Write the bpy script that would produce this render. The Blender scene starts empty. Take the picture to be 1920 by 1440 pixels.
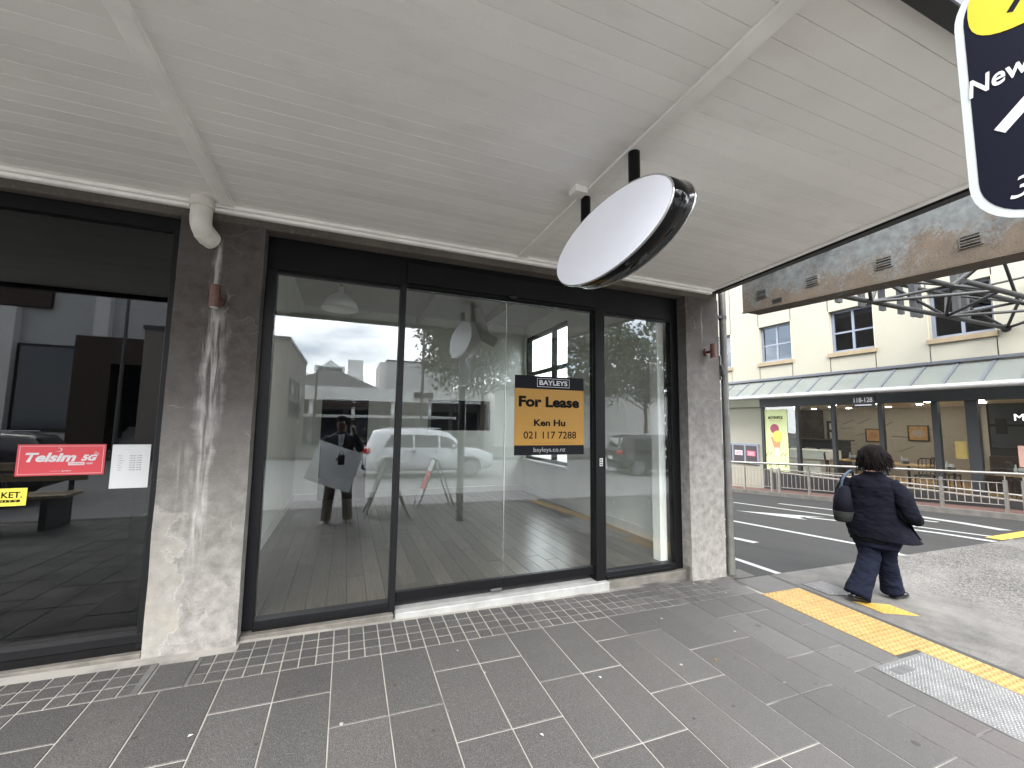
import bpy, bmesh, math, random
from mathutils import Vector, Matrix, noise as mnoise
random.seed(7)
sc = bpy.context.scene
COL = sc.collection
R = math.radians
PI = math.pi

# ------------------------------------------------------------------ camera
cd = bpy.data.cameras.new('camera')
cam = bpy.data.objects.new('camera', cd)
COL.objects.link(cam)
sc.camera = cam
cd.sensor_width = 36.0
cd.lens = 779.46 / 1920 * 36
cd.clip_start = 0.005
cd.clip_end = 3000
def cam_axes(yaw, pitch, roll):
    cy, sy, cp, sp = math.cos(yaw), math.sin(yaw), math.cos(pitch), math.sin(pitch)
    f = Vector((sy * cp, cy * cp, sp)); r = Vector((cy, -sy, 0)); u = r.cross(f)
    c, s = math.cos(roll), math.sin(roll)
    return c * r + s * u, -s * r + c * u, f
_r, _u, _f = cam_axes(0.376146, 0.0946164, 0.0132640)
cam.matrix_world = Matrix(((_r.x, _u.x, -_f.x, 0), (_r.y, _u.y, -_f.y, -3.333), (_r.z, _u.z, -_f.z, 1.48), (0, 0, 0, 1)))

# ------------------------------------------------------------------ sky and sun
world = bpy.data.worlds.new('World')
sc.world = world
world.use_nodes = True
wn = world.node_tree.nodes; wl = world.node_tree.links
wn.clear()
SUN_EL, SUN_AZ = R(40), R(208)          # azimuth clockwise from +Y: behind the camera, to the left
sky = wn.new('ShaderNodeTexSky'); sky.sky_type = 'NISHITA'; sky.sun_disc = False
sky.sun_elevation = SUN_EL; sky.sun_rotation = SUN_AZ; sky.air_density = 1.2; sky.dust_density = 2.0
tc = wn.new('ShaderNodeTexCoord')
mp = wn.new('ShaderNodeMapping'); mp.inputs['Scale'].default_value = (1.0, 1.0, 2.6)
n1 = wn.new('ShaderNodeTexNoise'); n1.inputs['Scale'].default_value = 3.2; n1.inputs['Detail'].default_value = 9; n1.inputs['Roughness'].default_value = 0.55
cr = wn.new('ShaderNodeValToRGB')
cr.color_ramp.elements[0].position = 0.40; cr.color_ramp.elements[0].color = (0.36, 0.41, 0.48, 1)
cr.color_ramp.elements[1].position = 0.60; cr.color_ramp.elements[1].color = (0.98, 0.99, 1.0, 1)
sc_ = wn.new('ShaderNodeVectorMath'); sc_.operation = 'SCALE'; sc_.inputs['Scale'].default_value = 19.0
mx = wn.new('ShaderNodeMix'); mx.data_type = 'RGBA'; mx.inputs[0].default_value = 0.88
bg = wn.new('ShaderNodeBackground'); bg.inputs['Strength'].default_value = 0.10
wo = wn.new('ShaderNodeOutputWorld')
wl.new(tc.outputs['Generated'], mp.inputs['Vector']); wl.new(mp.outputs[0], n1.inputs['Vector'])
wl.new(n1.outputs['Fac'], cr.inputs[0]); wl.new(cr.outputs[0], sc_.inputs[0])
wl.new(sky.outputs[0], mx.inputs[6]); wl.new(sc_.outputs[0], mx.inputs[7])
wl.new(mx.outputs[2], bg.inputs['Color']); wl.new(bg.outputs[0], wo.inputs[0])
sd = bpy.data.lights.new('sun', 'SUN'); sd.energy = 1.5; sd.angle = R(34); sd.color = (1.0, 0.95, 0.88)
so = bpy.data.objects.new('sun', sd); COL.objects.link(so)
_sdir = Vector((math.sin(SUN_AZ) * math.cos(SUN_EL), math.cos(SUN_AZ) * math.cos(SUN_EL), math.sin(SUN_EL)))
so.rotation_euler = _sdir.to_track_quat('Z', 'Y').to_euler()
so.location = _sdir * 60

sc.view_settings.view_transform = 'Standard'; sc.view_settings.look = 'None'
sc.view_settings.exposure = 2.66; sc.view_settings.gamma = 1.0; sc.view_settings.use_curve_mapping = False
sc.render.engine = 'CYCLES'
cy = sc.cycles
cy.max_bounces = 10; cy.diffuse_bounces = 6; cy.glossy_bounces = 4; cy.transmission_bounces = 6; cy.transparent_max_bounces = 16
cy.caustics_reflective = False; cy.caustics_refractive = False
cy.sample_clamp_indirect = 6.0
cy.use_denoising = True

# ------------------------------------------------------------------ materials
class Mat:
    def __init__(s, name):
        m = bpy.data.materials.new(name); m.use_nodes = True; s.m = m
        s.n = m.node_tree.nodes; s.l = m.node_tree.links
        s.p = s.n['Principled BSDF']; s.out = s.n['Material Output']
        g = s.n.new('ShaderNodeNewGeometry'); s.pos = g.outputs['Position']
        s.h = None
    def node(s, t, **kw):
        x = s.n.new(t)
        for k, v in kw.items(): setattr(x, k, v)
        return x
    def map(s, scale=(1, 1, 1), src=None, loc=(0, 0, 0)):
        x = s.node('ShaderNodeMapping'); x.inputs['Scale'].default_value = scale; x.inputs['Location'].default_value = loc
        s.l.new(src or s.pos, x.inputs['Vector']); return x.outputs[0]
    def noise(s, scale, detail=4, rough=0.55, vec=None, dist=0):
        x = s.node('ShaderNodeTexNoise'); x.inputs['Scale'].default_value = scale; x.inputs['Detail'].default_value = detail
        x.inputs['Roughness'].default_value = rough; x.inputs['Distortion'].default_value = dist
        s.l.new(vec or s.pos, x.inputs['Vector']); return x.outputs['Fac']
    def voro(s, scale, feature='F1', out='Distance', vec=None):
        x = s.node('ShaderNodeTexVoronoi', feature=feature); x.inputs['Scale'].default_value = scale
        s.l.new(vec or s.pos, x.inputs['Vector']); return x.outputs[out]
    def ramp(s, fac, lo, hi, a=0.0, b=1.0):
        x = s.node('ShaderNodeMapRange'); x.inputs[1].default_value = lo; x.inputs[2].default_value = hi
        x.inputs[3].default_value = a; x.inputs[4].default_value = b
        s.l.new(fac, x.inputs[0]); return x.outputs[0]
    def math(s, op, a, b=None):
        x = s.node('ShaderNodeMath', operation=op)
        for i, v in enumerate((a, b)):
            if v is None: continue
            if isinstance(v, (int, float)): x.inputs[i].default_value = v
            else: s.l.new(v, x.inputs[i])
        return x.outputs[0]
    def mix(s, fac, a, b, mode='MIX'):
        x = s.node('ShaderNodeMix', data_type='RGBA', blend_type=mode)
        for i, v in ((0, fac), (6, a), (7, b)):
            if isinstance(v, (int, float)): x.inputs[i].default_value = v
            elif isinstance(v, tuple): x.inputs[i].default_value = (*v[:3], 1)
            else: s.l.new(v, x.inputs[i])
        return x.outputs[2]
    def xyz(s, i, src=None):
        x = s.node('ShaderNodeSeparateXYZ'); s.l.new(src or s.pos, x.inputs[0]); return x.outputs[i]
    def rnd(s):
        return s.node('ShaderNodeObjectInfo').outputs['Random']
    def rndcol(s, col, amt):
        v = s.ramp(s.rnd(), 0, 1, 1 - amt, 1 + amt)
        x = s.node('ShaderNodeVectorMath', operation='SCALE')
        if isinstance(col, tuple): x.inputs[0].default_value = col[:3]
        else: s.l.new(col, x.inputs[0])
        s.l.new(v, x.inputs['Scale']); return x.outputs[0]
    def base(s, c):
        if isinstance(c, tuple): s.p.inputs['Base Color'].default_value = (*c[:3], 1)
        else: s.l.new(c, s.p.inputs['Base Color'])
        return s
    def set(s, rough=None, metal=None, spec=None, coat=None):
        for k, v in (('Roughness', rough), ('Metallic', metal), ('Specular IOR Level', spec), ('Coat Weight', coat)):
            if v is None: continue
            if isinstance(v, (int, float)): s.p.inputs[k].default_value = v
            else: s.l.new(v, s.p.inputs[k])
        return s
    def bump(s, h, strength=0.3, dist=0.01):
        x = s.node('ShaderNodeBump'); x.inputs['Strength'].default_value = strength; x.inputs['Distance'].default_value = dist
        s.l.new(h, x.inputs['Height']); s.l.new(x.outputs[0], s.p.inputs['Normal']); return s

def simple(name, col, rough=0.6, metal=0.0, spec=0.4, var=0.12, vscale=6, bump=0, bscale=80, rnd=0):
    q = Mat(name)
    f = q.ramp(q.noise(vscale, 5), 0.3, 0.7)
    c = q.mix(f, tuple(v * (1 - var) for v in col), tuple(min(1, v * (1 + var)) for v in col))
    if rnd: c = q.rndcol(c, rnd)
    q.base(c).set(rough, metal, spec)
    if bump: q.bump(q.noise(bscale, 3), bump, 0.004)
    return q.m

def glass(name, refl, tint=(0.93, 0.96, 0.95), smear=0.0, rough=0.0):
    q = Mat(name); q.n.remove(q.p)
    tr = q.node('ShaderNodeBsdfTransparent'); tr.inputs[0].default_value = (*tint, 1)
    gl = q.node('ShaderNodeBsdfGlossy'); gl.inputs['Roughness'].default_value = rough; gl.inputs[0].default_value = (0.95, 0.97, 1.0, 1)
    lw = q.node('ShaderNodeLayerWeight'); lw.inputs[0].default_value = 0.5
    fac = q.ramp(q.math('POWER', lw.outputs['Facing'], 4.0), 0, 1, refl, 0.9)
    ms = q.node('ShaderNodeMixShader'); q.l.new(fac, ms.inputs[0]); q.l.new(tr.outputs[0], ms.inputs[1]); q.l.new(gl.outputs[0], ms.inputs[2])
    last = ms.outputs[0]
    if smear:
        df = q.node('ShaderNodeBsdfDiffuse'); df.inputs[0].default_value = (0.6, 0.62, 0.6, 1)
        m2 = q.node('ShaderNodeMixShader')
        q.l.new(q.ramp(q.noise(3.5, 6, 0.65), 0.45, 0.8, smear * 0.3, smear), m2.inputs[0])
        q.l.new(last, m2.inputs[1]); q.l.new(df.outputs[0], m2.inputs[2]); last = m2.outputs[0]
    q.l.new(last, q.out.inputs[0])
    return q.m

def emis(name, col, s):
    q = Mat(name); q.p.inputs['Base Color'].default_value = (*col, 1)
    q.p.inputs['Emission Color'].default_value = (*col, 1); q.p.inputs['Emission Strength'].default_value = s
    return q.m

# painted canopy boards
q = Mat('painted_boards')
d = q.ramp(q.noise(1.3, 5, 0.6), 0.35, 0.75)
st = q.ramp(q.noise(4.5, 6, 0.6, q.map((0.5, 1.4, 1))), 0.55, 0.85)
c = q.mix(d, (0.88, 0.865, 0.835), (0.80, 0.785, 0.755)); c = q.mix(q.math('MULTIPLY', st, 0.65), c, (0.70, 0.63, 0.60))
c = q.mix(q.ramp(q.noise(160, 2), 0.66, 0.72, 0, 0.3), c, (0.45, 0.42, 0.39))
q.base(q.rndcol(c, 0.035)).set(0.55, 0, 0.3).bump(q.noise(60, 3), 0.06, 0.003); M_board = q.m
M_trim = simple('painted_trim', (0.88, 0.865, 0.835), 0.45, var=0.08, vscale=4)
M_pvc = simple('white_pvc', (0.62, 0.60, 0.545), 0.4, var=0.1, vscale=14)

# old render on the pillars: brown grime plus painted-in canopy shade high up, paler and flaking low down, salt streaks
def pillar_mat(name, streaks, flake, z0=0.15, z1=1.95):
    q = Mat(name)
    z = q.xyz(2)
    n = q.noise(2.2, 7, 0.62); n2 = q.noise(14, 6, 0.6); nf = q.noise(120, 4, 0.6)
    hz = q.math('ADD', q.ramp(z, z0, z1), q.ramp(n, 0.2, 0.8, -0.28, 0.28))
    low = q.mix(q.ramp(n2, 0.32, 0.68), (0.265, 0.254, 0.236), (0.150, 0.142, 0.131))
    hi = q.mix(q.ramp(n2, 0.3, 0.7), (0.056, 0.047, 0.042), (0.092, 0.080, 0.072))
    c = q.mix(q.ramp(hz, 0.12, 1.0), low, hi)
    c = q.mix(q.ramp(nf, 0.35, 0.75, 0, 0.45), c, q.mix(1.0, c, (0.5, 0.48, 0.46), 'MULTIPLY'))
    # hairline cracks
    wv = q.node('ShaderNodeVectorMath', operation='ADD'); q.l.new(q.map((1.0, 1.0, 2.6)), wv.inputs[0])
    nn = q.node('ShaderNodeTexNoise'); nn.inputs['Scale'].default_value = 5; q.l.new(q.pos, nn.inputs['Vector'])
    sv = q.node('ShaderNodeVectorMath', operation='SCALE'); sv.inputs['Scale'].default_value = 0.45; q.l.new(nn.outputs['Color'], sv.inputs[0]); q.l.new(sv.outputs[0], wv.inputs[1])
    ed = q.voro(1.7, 'DISTANCE_TO_EDGE', 'Distance', wv.outputs[0])
    ck = q.math('MULTIPLY', q.ramp(ed, 0.004, 0.010, 1, 0), q.ramp(q.noise(3.1, 2), 0.52, 0.6))
    c = q.mix(q.math('MULTIPLY', ck, 0.30), c, (0.34, 0.32, 0.29))
    x = q.xyz(0)
    for (sx, w, z0, z1, amt, wob) in streaks:
        xx = q.math('ADD', x, q.ramp(q.noise(6, 4, 0.6, q.map((0.4, 0.4, 1))), 0.2, 0.8, -wob, wob))
        band = q.ramp(q.math('ABSOLUTE', q.math('SUBTRACT', xx, sx)), w * 0.2, w, 1, 0)
        zz = q.math('MULTIPLY', q.ramp(z, z0 - 0.05, z0 + 0.2), q.ramp(z, z1 - 0.1, z1, 1, 0))
        fil = q.ramp(q.noise(26, 5, 0.6, q.map((1, 1, 0.10)), 0.4), 0.40, 0.60)
        c = q.mix(q.math('MULTIPLY', q.math('MULTIPLY', band, zz), q.math('MULTIPLY', fil, amt)), c, (0.38, 0.365, 0.345))
    hgt = q.math('ADD', n2, q.math('MULTIPLY', nf, 0.5))
    if flake:
        fx = q.math('ADD', q.ramp(x, -1.12, -0.86, 1, 0), q.ramp(q.noise(5.5, 6, 0.6), 0.3, 0.7, -0.42, 0.42))
        fz = q.math('MULTIPLY', q.ramp(z, 0.84, 0.99, 1, 0), fx)
        fl = q.ramp(fz, 0.40, 0.46)
        ring = q.math('MULTIPLY', q.ramp(fz, 0.33, 0.42), q.ramp(fz, 0.44, 0.50, 1, 0))
        fc = q.mix(q.ramp(q.noise(7, 6), 0.35, 0.65), (0.235, 0.21, 0.16), (0.29, 0.28, 0.255))
        c = q.mix(q.math('MULTIPLY', fl, q.ramp(q.noise(4, 4), 0.3, 0.65, 0.05, 0.6)), c, fc); c = q.mix(q.math('MULTIPLY', ring, 0.22), c, (0.42, 0.41, 0.39))
        hgt = q.math('SUBTRACT', hgt, q.math('MULTIPLY', fl, 1.2))
    q.base(c).set(0.85, 0, 0.25).bump(hgt, 0.5, 0.006)
    return q.m
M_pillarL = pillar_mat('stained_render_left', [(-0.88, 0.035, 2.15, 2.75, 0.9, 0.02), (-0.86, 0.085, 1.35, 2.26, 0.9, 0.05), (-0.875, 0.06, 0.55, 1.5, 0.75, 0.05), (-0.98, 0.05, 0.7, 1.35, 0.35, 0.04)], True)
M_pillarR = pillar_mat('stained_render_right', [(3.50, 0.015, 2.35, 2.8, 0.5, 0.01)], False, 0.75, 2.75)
q = Mat('lintel_render')
c = q.mix(q.ramp(q.noise(3, 6, 0.6), 0.3, 0.7), (0.060, 0.050, 0.041), (0.10, 0.086, 0.071)); c = q.mix(q.ramp(q.noise(40, 4), 0.55, 0.8, 0, 0.5), c, (0.24, 0.21, 0.18))
q.base(c).set(0.85).bump(q.noise(70, 4), 0.3, 0.004); M_lintel = q.m
M_mortar = simple('pale_mortar', (0.10, 0.092, 0.08), 0.9, var=0.3, vscale=9, bump=0.4, bscale=60)

M_blackal = simple('black_aluminium', (0.004, 0.004, 0.0045), 0.42, spec=0.18, var=0.15, vscale=5)
M_charcoal = simple('charcoal_aluminium', (0.006, 0.0062, 0.0072), 0.42, spec=0.2, var=0.12, vscale=5)
M_alu = Mat('scuffed_aluminium')
_c = M_alu.mix(M_alu.ramp(M_alu.noise(8, 6), 0.3, 0.7), (0.38, 0.38, 0.37), (0.26, 0.26, 0.25))
M_alu.base(_c).set(0.5, 0.35).bump(M_alu.ramp(M_alu.xyz(1), 0, 1), 0.0); M_alu = M_alu.m
M_glass = glass('shop_glass', 0.062, (0.955, 0.97, 0.96), 0.002)
M_glassd = glass('tinted_glass', 0.045, (0.26, 0.29, 0.28), 0.002)
M_clear = glass('clear_glass', 0.045, (0.94, 0.96, 0.95))
M_upglass = glass('window_glass', 0.06, (0.55, 0.60, 0.64))
M_awnglass = glass('awning_glass', 0.05, (0.80, 0.85, 0.82), 0.0)

_m = M_awnglass.node_tree; _o = _m.nodes['Material Output']; _l = _o.inputs[0].links[0].from_socket
_d = _m.nodes.new('ShaderNodeBsdfTranslucent'); _d.inputs[0].default_value = (0.24, 0.252, 0.242, 1)
_d2 = _m.nodes.new('ShaderNodeBsdfDiffuse'); _d2.inputs[0].default_value = (0.16, 0.167, 0.16, 1)
_a = _m.nodes.new('ShaderNodeAddShader'); _m.links.new(_d.outputs[0], _a.inputs[0]); _m.links.new(_d2.outputs[0], _a.inputs[1])
_x = _m.nodes.new('ShaderNodeMixShader'); _x.inputs[0].default_value = 0.45; _m.links.new(_l, _x.inputs[1]); _m.links.new(_a.outputs[0], _x.inputs[2]); _m.links.new(_x.outputs[0], _o.inputs[0])
# paving
q = Mat('bluestone')
ob = q.node('ShaderNodeTexCoord').outputs['Object']
r = q.rnd()
spk = q.ramp(q.noise(170, 3, 0.7), 0.32, 0.68); spk2 = q.ramp(q.voro(260), 0.1, 0.6)
cl = q.ramp(q.noise(2.6, 5, 0.6), 0.3, 0.7)
wv = q.node('ShaderNodeTexWhiteNoise', noise_dimensions='1D'); q.l.new(r, wv.inputs['W'])
c = q.mix(q.ramp(wv.outputs['Value'], 0, 1), (0.033, 0.031, 0.0295), (0.026, 0.027, 0.0257))
c = q.mix(q.math('MULTIPLY', q.math('SUBTRACT', 1.0, spk), 0.55), c, (0.012, 0.0112, 0.011)); c = q.mix(q.ramp(spk2, 0.7, 1.0, 0, 0.3), c, (0.18, 0.175, 0.17))
c = q.mix(q.math('MULTIPLY', cl, 0.22), c, (0.056, 0.050, 0.047))
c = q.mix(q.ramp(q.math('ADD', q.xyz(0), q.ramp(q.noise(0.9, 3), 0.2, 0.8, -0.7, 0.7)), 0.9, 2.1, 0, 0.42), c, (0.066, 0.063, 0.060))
c = q.rndcol(c, 0.15)
pk = q.math('MULTIPLY', q.ramp(q.noise(1.15, 3, 0.5, q.map((1, 1, 1), None, (3.1, 7.7, 0))), 0.62, 0.74), 0.25)
c = q.mix(pk, c, (0.066, 0.046, 0.044))
dk = q.voro(2.1); dk2 = q.voro(5.3, vec=q.map((1, 1.2, 1), None, (1.7, 0.3, 0)))
gate = q.ramp(q.noise(1.9, 2), 0.50, 0.54)
spot = q.math('MAXIMUM', q.math('MULTIPLY', q.ramp(dk, 0.035, 0.05, 1, 0), gate), q.ramp(dk2, 0.05, 0.07, 1, 0))
c = q.mix(q.math('MULTIPLY', spot, 0.72), c, (0.018, 0.017, 0.017))
pg = q.ramp(q.voro(3.7, vec=q.map((1, 1, 1), None, (5.3, 2.2, 0))), 0.030, 0.040, 1, 0)
c = q.mix(q.math('MULTIPLY', pg, 0.7), c, (0.30, 0.29, 0.27))
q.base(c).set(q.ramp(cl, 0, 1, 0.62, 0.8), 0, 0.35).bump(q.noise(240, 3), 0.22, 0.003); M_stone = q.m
q = Mat('pale_grout'); q.base(q.mix(q.ramp(q.math('ADD', q.noise(1.6, 5, 0.6), q.ramp(q.xyz(0), 1.6, 3.3, 0.10, -0.16)), 0.36, 0.60), (0.04, 0.037, 0.034), (0.24, 0.228, 0.207))).set(0.9); M_grout = q.m
q = Mat('exposed_aggregate')
v1 = q.voro(85, 'F1', 'Color'); sp = q.node('ShaderNodeSeparateColor'); q.l.new(v1, sp.inputs[0])
vd = q.voro(85)
c = q.mix(q.ramp(sp.outputs[0], 0, 1), (0.024, 0.0232, 0.022), (0.135, 0.130, 0.122)); c = q.mix(q.ramp(vd, 0.45, 0.7, 0, 0.8), c, (0.040, 0.0385, 0.0365))
sm = q.mix(q.ramp(q.noise(9, 6, 0.65), 0.3, 0.7), (0.085, 0.082, 0.0775), (0.058, 0.056, 0.053))
xx = q.math('ADD', q.xyz(0), q.ramp(q.noise(1.5, 4), 0.2, 0.8, -0.5, 0.5))
c = q.mix(q.ramp(xx, 5.0, 5.9), sm, c)
c = q.mix(q.ramp(q.noise(1.1, 6, 0.65), 0.45, 0.75, 0, 0.4), c, (0.18, 0.17, 0.16))
q.base(c).set(0.95, 0, 0.1).bump(vd, 0.5, 0.006); M_agg = q.m
M_concrete = simple('kerb_concrete', (0.085, 0.080, 0.072), 0.85, var=0.25, vscale=5, bump=0.3, bscale=50)
q = Mat('asphalt')
c = q.mix(q.ramp(q.noise(240, 3, 0.7), 0.3, 0.7), (0.0195, 0.0202, 0.0204), (0.036, 0.0365, 0.0362)); c = q.mix(q.ramp(q.noise(0.7, 6, 0.6), 0.4, 0.7, 0, 0.5), c, (0.033, 0.030, 0.0265))
c = q.mix(q.ramp(q.noise(3, 5, 0.6, q.map((1, 0.25, 1))), 0.52, 0.75, 0, 0.5), c, (0.014, 0.0138, 0.0132))
q.base(c).set(0.85).bump(q.noise(180, 3), 0.4, 0.005); q.set(0.95, 0, 0.12); M_asph = q.m
q = Mat('worn_chipseal')
c = q.mix(q.ramp(q.noise(200, 3, 0.7), 0.3, 0.7), (0.155, 0.155, 0.152), (0.23, 0.226, 0.22)); c = q.mix(q.ramp(q.noise(0.5, 6, 0.6, q.map((0.25, 1, 1))), 0.4, 0.7, 0, 0.5), c, (0.155, 0.153, 0.148))
q.base(c).set(0.85).bump(q.noise(180, 3), 0.4, 0.005); M_chip = q.m
def worn(name, col, under, rough=0.6):
    q = Mat(name); f = q.ramp(q.noise(30, 6, 0.7), 0.58, 0.72, 0, 0.85)
    c = q.mix(q.ramp(q.noise(5, 4), 0.3, 0.7), col, tuple(v * 0.85 for v in col)); q.base(q.mix(f, c, under)).set(rough); return q.m
M_wline = worn('road_paint', (0.23, 0.23, 0.225), (0.02, 0.02, 0.02))
M_yline = worn('yellow_road_paint', (0.42, 0.24, 0.03), (0.1, 0.075, 0.04))
q = Mat('tactile_yellow')
c = q.mix(q.ramp(q.noise(11, 5, 0.6), 0.3, 0.75), (0.235, 0.150, 0.050), (0.18, 0.116, 0.043)); c = q.mix(q.ramp(q.noise(50, 4), 0.6, 0.8, 0, 0.35), c, (0.18, 0.11, 0.045))
q.base(q.rndcol(c, 0.07)).set(0.55, 0, 0.3); M_tact = q.m
M_steel = simple('galvanised_plate', (0.085, 0.085, 0.084), 0.6, 0.1, var=0.25, vscale=10)
M_darkstrip = simple('bitumen_strip', (0.022, 0.0215, 0.021), 0.85, var=0.2, vscale=9)
M_hatch = simple('grey_cover', (0.075, 0.074, 0.075), 0.6, 0.2, var=0.2, vscale=20)
M_ycover = worn('yellow_cover_paint', (0.30, 0.18, 0.03), (0.07, 0.052, 0.03))

# indoor
q = Mat('grey_floorboard')
gr = q.noise(7, 6, 0.62, q.map((9, 0.7, 1)), 0.6)
c = q.mix(q.ramp(gr, 0.3, 0.7), (0.070, 0.060, 0.051), (0.135, 0.118, 0.10)); c = q.mix(q.ramp(q.noise(9, 4, 0.5, q.map((5, 0.6, 1))), 0.63, 0.74, 0, 0.55), c, (0.04, 0.032, 0.027))
q.base(q.rndcol(c, 0.28)).set(0.30, 0, 0.5).bump(gr, 0.1, 0.002); M_plank = q.m
M_wall = simple('grey_plaster', (0.78, 0.79, 0.74), 0.75, var=0.05, vscale=2)
M_white = simple('white_paint', (0.74, 0.74, 0.71), 0.5, var=0.05)
M_ceilin = simple('grey_ceiling', (0.48, 0.475, 0.45), 0.8, var=0.06)
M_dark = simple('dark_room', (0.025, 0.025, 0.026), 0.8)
M_black = simple('black_paint', (0.012, 0.012, 0.012), 0.4)
M_wood = simple('table_wood', (0.45, 0.27, 0.12), 0.45, var=0.25, vscale=12)
M_bench = simple('weathered_timber', (0.34, 0.27, 0.19), 0.7, var=0.25, vscale=12, rnd=0.15)

# metals and street things
M_gloss = simple('black_gloss', (0.004, 0.004, 0.005), 0.05, spec=0.35, var=0)
M_chrome = simple('polished_rim', (0.75, 0.75, 0.74), 0.18, 1.0, var=0.05)
M_acrylic = simple('white_acrylic', (0.80, 0.81, 0.86), 0.35, spec=0.25, var=0.02, vscale=3)
_p = M_acrylic.node_tree.nodes['Principled BSDF']; _p.inputs['Emission Color'].default_value = (0.86, 0.88, 1.0, 1); _p.inputs['Emission Strength'].default_value = 0.035
M_copper = simple('brown_lamp_metal', (0.11, 0.055, 0.045), 0.45, 0.3, var=0.25, vscale=30)
M_pipe = simple('grey_downpipe', (0.11, 0.107, 0.098), 0.42, 0.25, var=0.25, vscale=7)
M_pipedark = simple('dark_downpipe', (0.045, 0.045, 0.047), 0.5, var=0.2)
M_lens = simple('lamp_lens', (0.75, 0.74, 0.70), 0.2)
q = Mat('rusty_galvanised')
n = q.noise(2.6, 7, 0.66); nb = q.noise(34, 5, 0.65)
zl = q.ramp(q.xyz(2), 2.9, 3.45, 0.32, -0.08)
rs = q.ramp(q.math('ADD', q.math('ADD', n, zl), q.math('MULTIPLY', q.math('SUBTRACT', nb, 0.5), 0.7)), 0.50, 0.68)
g = q.mix(q.ramp(q.noise(13, 5), 0.3, 0.7), (0.11, 0.118, 0.118), (0.055, 0.059, 0.058))
ru = q.mix(q.ramp(q.noise(6, 6, 0.6), 0.35, 0.65), (0.034, 0.027, 0.021), (0.070, 0.055, 0.038)); ru = q.mix(q.ramp(q.noise(70, 4, 0.7), 0.35, 0.65, 0, 0.6), ru, (0.12, 0.09, 0.065))
q.base(q.mix(rs, g, ru)).set(q.ramp(rs, 0, 1, 0.5, 0.85), 0.1).bump(nb, 0.3, 0.004); M_rust = q.m
M_truss = simple('dark_steel_tube', (0.017, 0.0175, 0.018), 0.6, 0.0, var=0.25, vscale=8)
M_fin = simple('grey_steel_fin', (0.05, 0.053, 0.056), 0.45, 0.2, var=0.1)
M_rail = simple('brushed_rail', (0.30, 0.285, 0.26), 0.33, 0.75, var=0.15, vscale=12)
M_baluster = simple('railing_bar', (0.20, 0.18, 0.16), 0.5, 0.4, var=0.15)
# cafe
q = Mat('cream_render')
c = q.mix(q.ramp(q.noise(1.2, 5), 0.3, 0.7), (0.275, 0.262, 0.215), (0.255, 0.242, 0.198)); c = q.mix(q.ramp(q.noise(5, 6, 0.65, q.map((1, 1, 0.3))), 0.6, 0.85, 0, 0.3), c, (0.20, 0.182, 0.147))
q.base(c).set(0.8, 0, 0.2).bump(q.noise(60, 3), 0.12, 0.004); M_cream = q.m
M_ochre = simple('ochre_sill', (0.20, 0.158, 0.098), 0.7, var=0.1)
M_joint = simple('render_joint', (0.42, 0.37, 0.28), 0.9)
M_blueframe = simple('bluegrey_window_frame', (0.15, 0.17, 0.21), 0.4, var=0.06)
M_paleframe = simple('pale_awning_frame', (0.085, 0.092, 0.107), 0.4, 0.15, var=0.06)
M_gutter = simple('pale_gutter', (0.30, 0.297, 0.287), 0.35, 0.2, var=0.06)
M_fascia = simple('charcoal_fascia', (0.017, 0.0178, 0.0192), 0.5, var=0.1)
M_brick = simple('red_pavers', (0.105, 0.058, 0.048), 0.85, var=0.15, vscale=9, bump=0.2)
M_cafewall = simple('cafe_wall', (0.36, 0.335, 0.29), 0.8, var=0.05)
M_plinth = simple('dark_plinth', (0.028, 0.026, 0.027), 0.5)
M_paper = simple('white_paper', (0.42, 0.425, 0.42), 0.6, var=0.02)
M_red = simple('telecom_red', (0.40, 0.036, 0.046), 0.4, var=0.02)
M_mustard = simple('mustard_print', (0.17, 0.125, 0.035), 0.5)
M_yel = simple('sticker_yellow', (0.60, 0.52, 0.06), 0.4, var=0.02)
M_gold = simple('lease_gold', (0.30, 0.155, 0.022), 0.35, var=0.02)
M_navy = simple('lease_navy', (0.0028, 0.003, 0.006), 0.6, spec=0.15, var=0.05)
M_signnavy = simple('sign_navy', (0.0035, 0.004, 0.0095), 0.6, spec=0.08, var=0.08)
M_signyel = simple('sign_yellow', (0.36, 0.29, 0.022), 0.6, spec=0.15, var=0.02)
q = Mat('reflective_white'); q.base(q.mix(q.ramp(q.voro(150, 'DISTANCE_TO_EDGE'), 0.02, 0.06, 0.3, 0), (0.32, 0.335, 0.33), (0.20, 0.22, 0.22))).set(0.4); M_refl = q.m
M_letw = simple('white_lettering', (0.40, 0.40, 0.40), 0.45, var=0.01)
M_letb = simple('black_lettering', (0.003, 0.0025, 0.003), 0.7, spec=0.1, var=0.01)
M_letgrey = simple('grey_lettering', (0.45, 0.45, 0.48), 0.5, var=0.01)
M_poster = simple('pale_green_poster', (0.52, 0.57, 0.28), 0.5, var=0.05)
M_berry = simple('berry_scoop', (0.30, 0.05, 0.10), 0.6, var=0.3, vscale=40)
M_mango = simple('mango_scoop', (0.82, 0.55, 0.10), 0.6, var=0.15, vscale=40)
M_cone = simple('wafer_brown', (0.42, 0.22, 0.10), 0.6, var=0.2, vscale=40)
M_pink = simple('menu_red', (0.75, 0.06, 0.12), 0.5)
M_menudark = simple('menu_dark', (0.03, 0.02, 0.022), 0.4)
M_lamp = emis('downlight_glow', (1.0, 0.93, 0.80), 18)
M_litletter = emis('lit_lettering', (1.0, 1.0, 1.0), 0.7)
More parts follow.
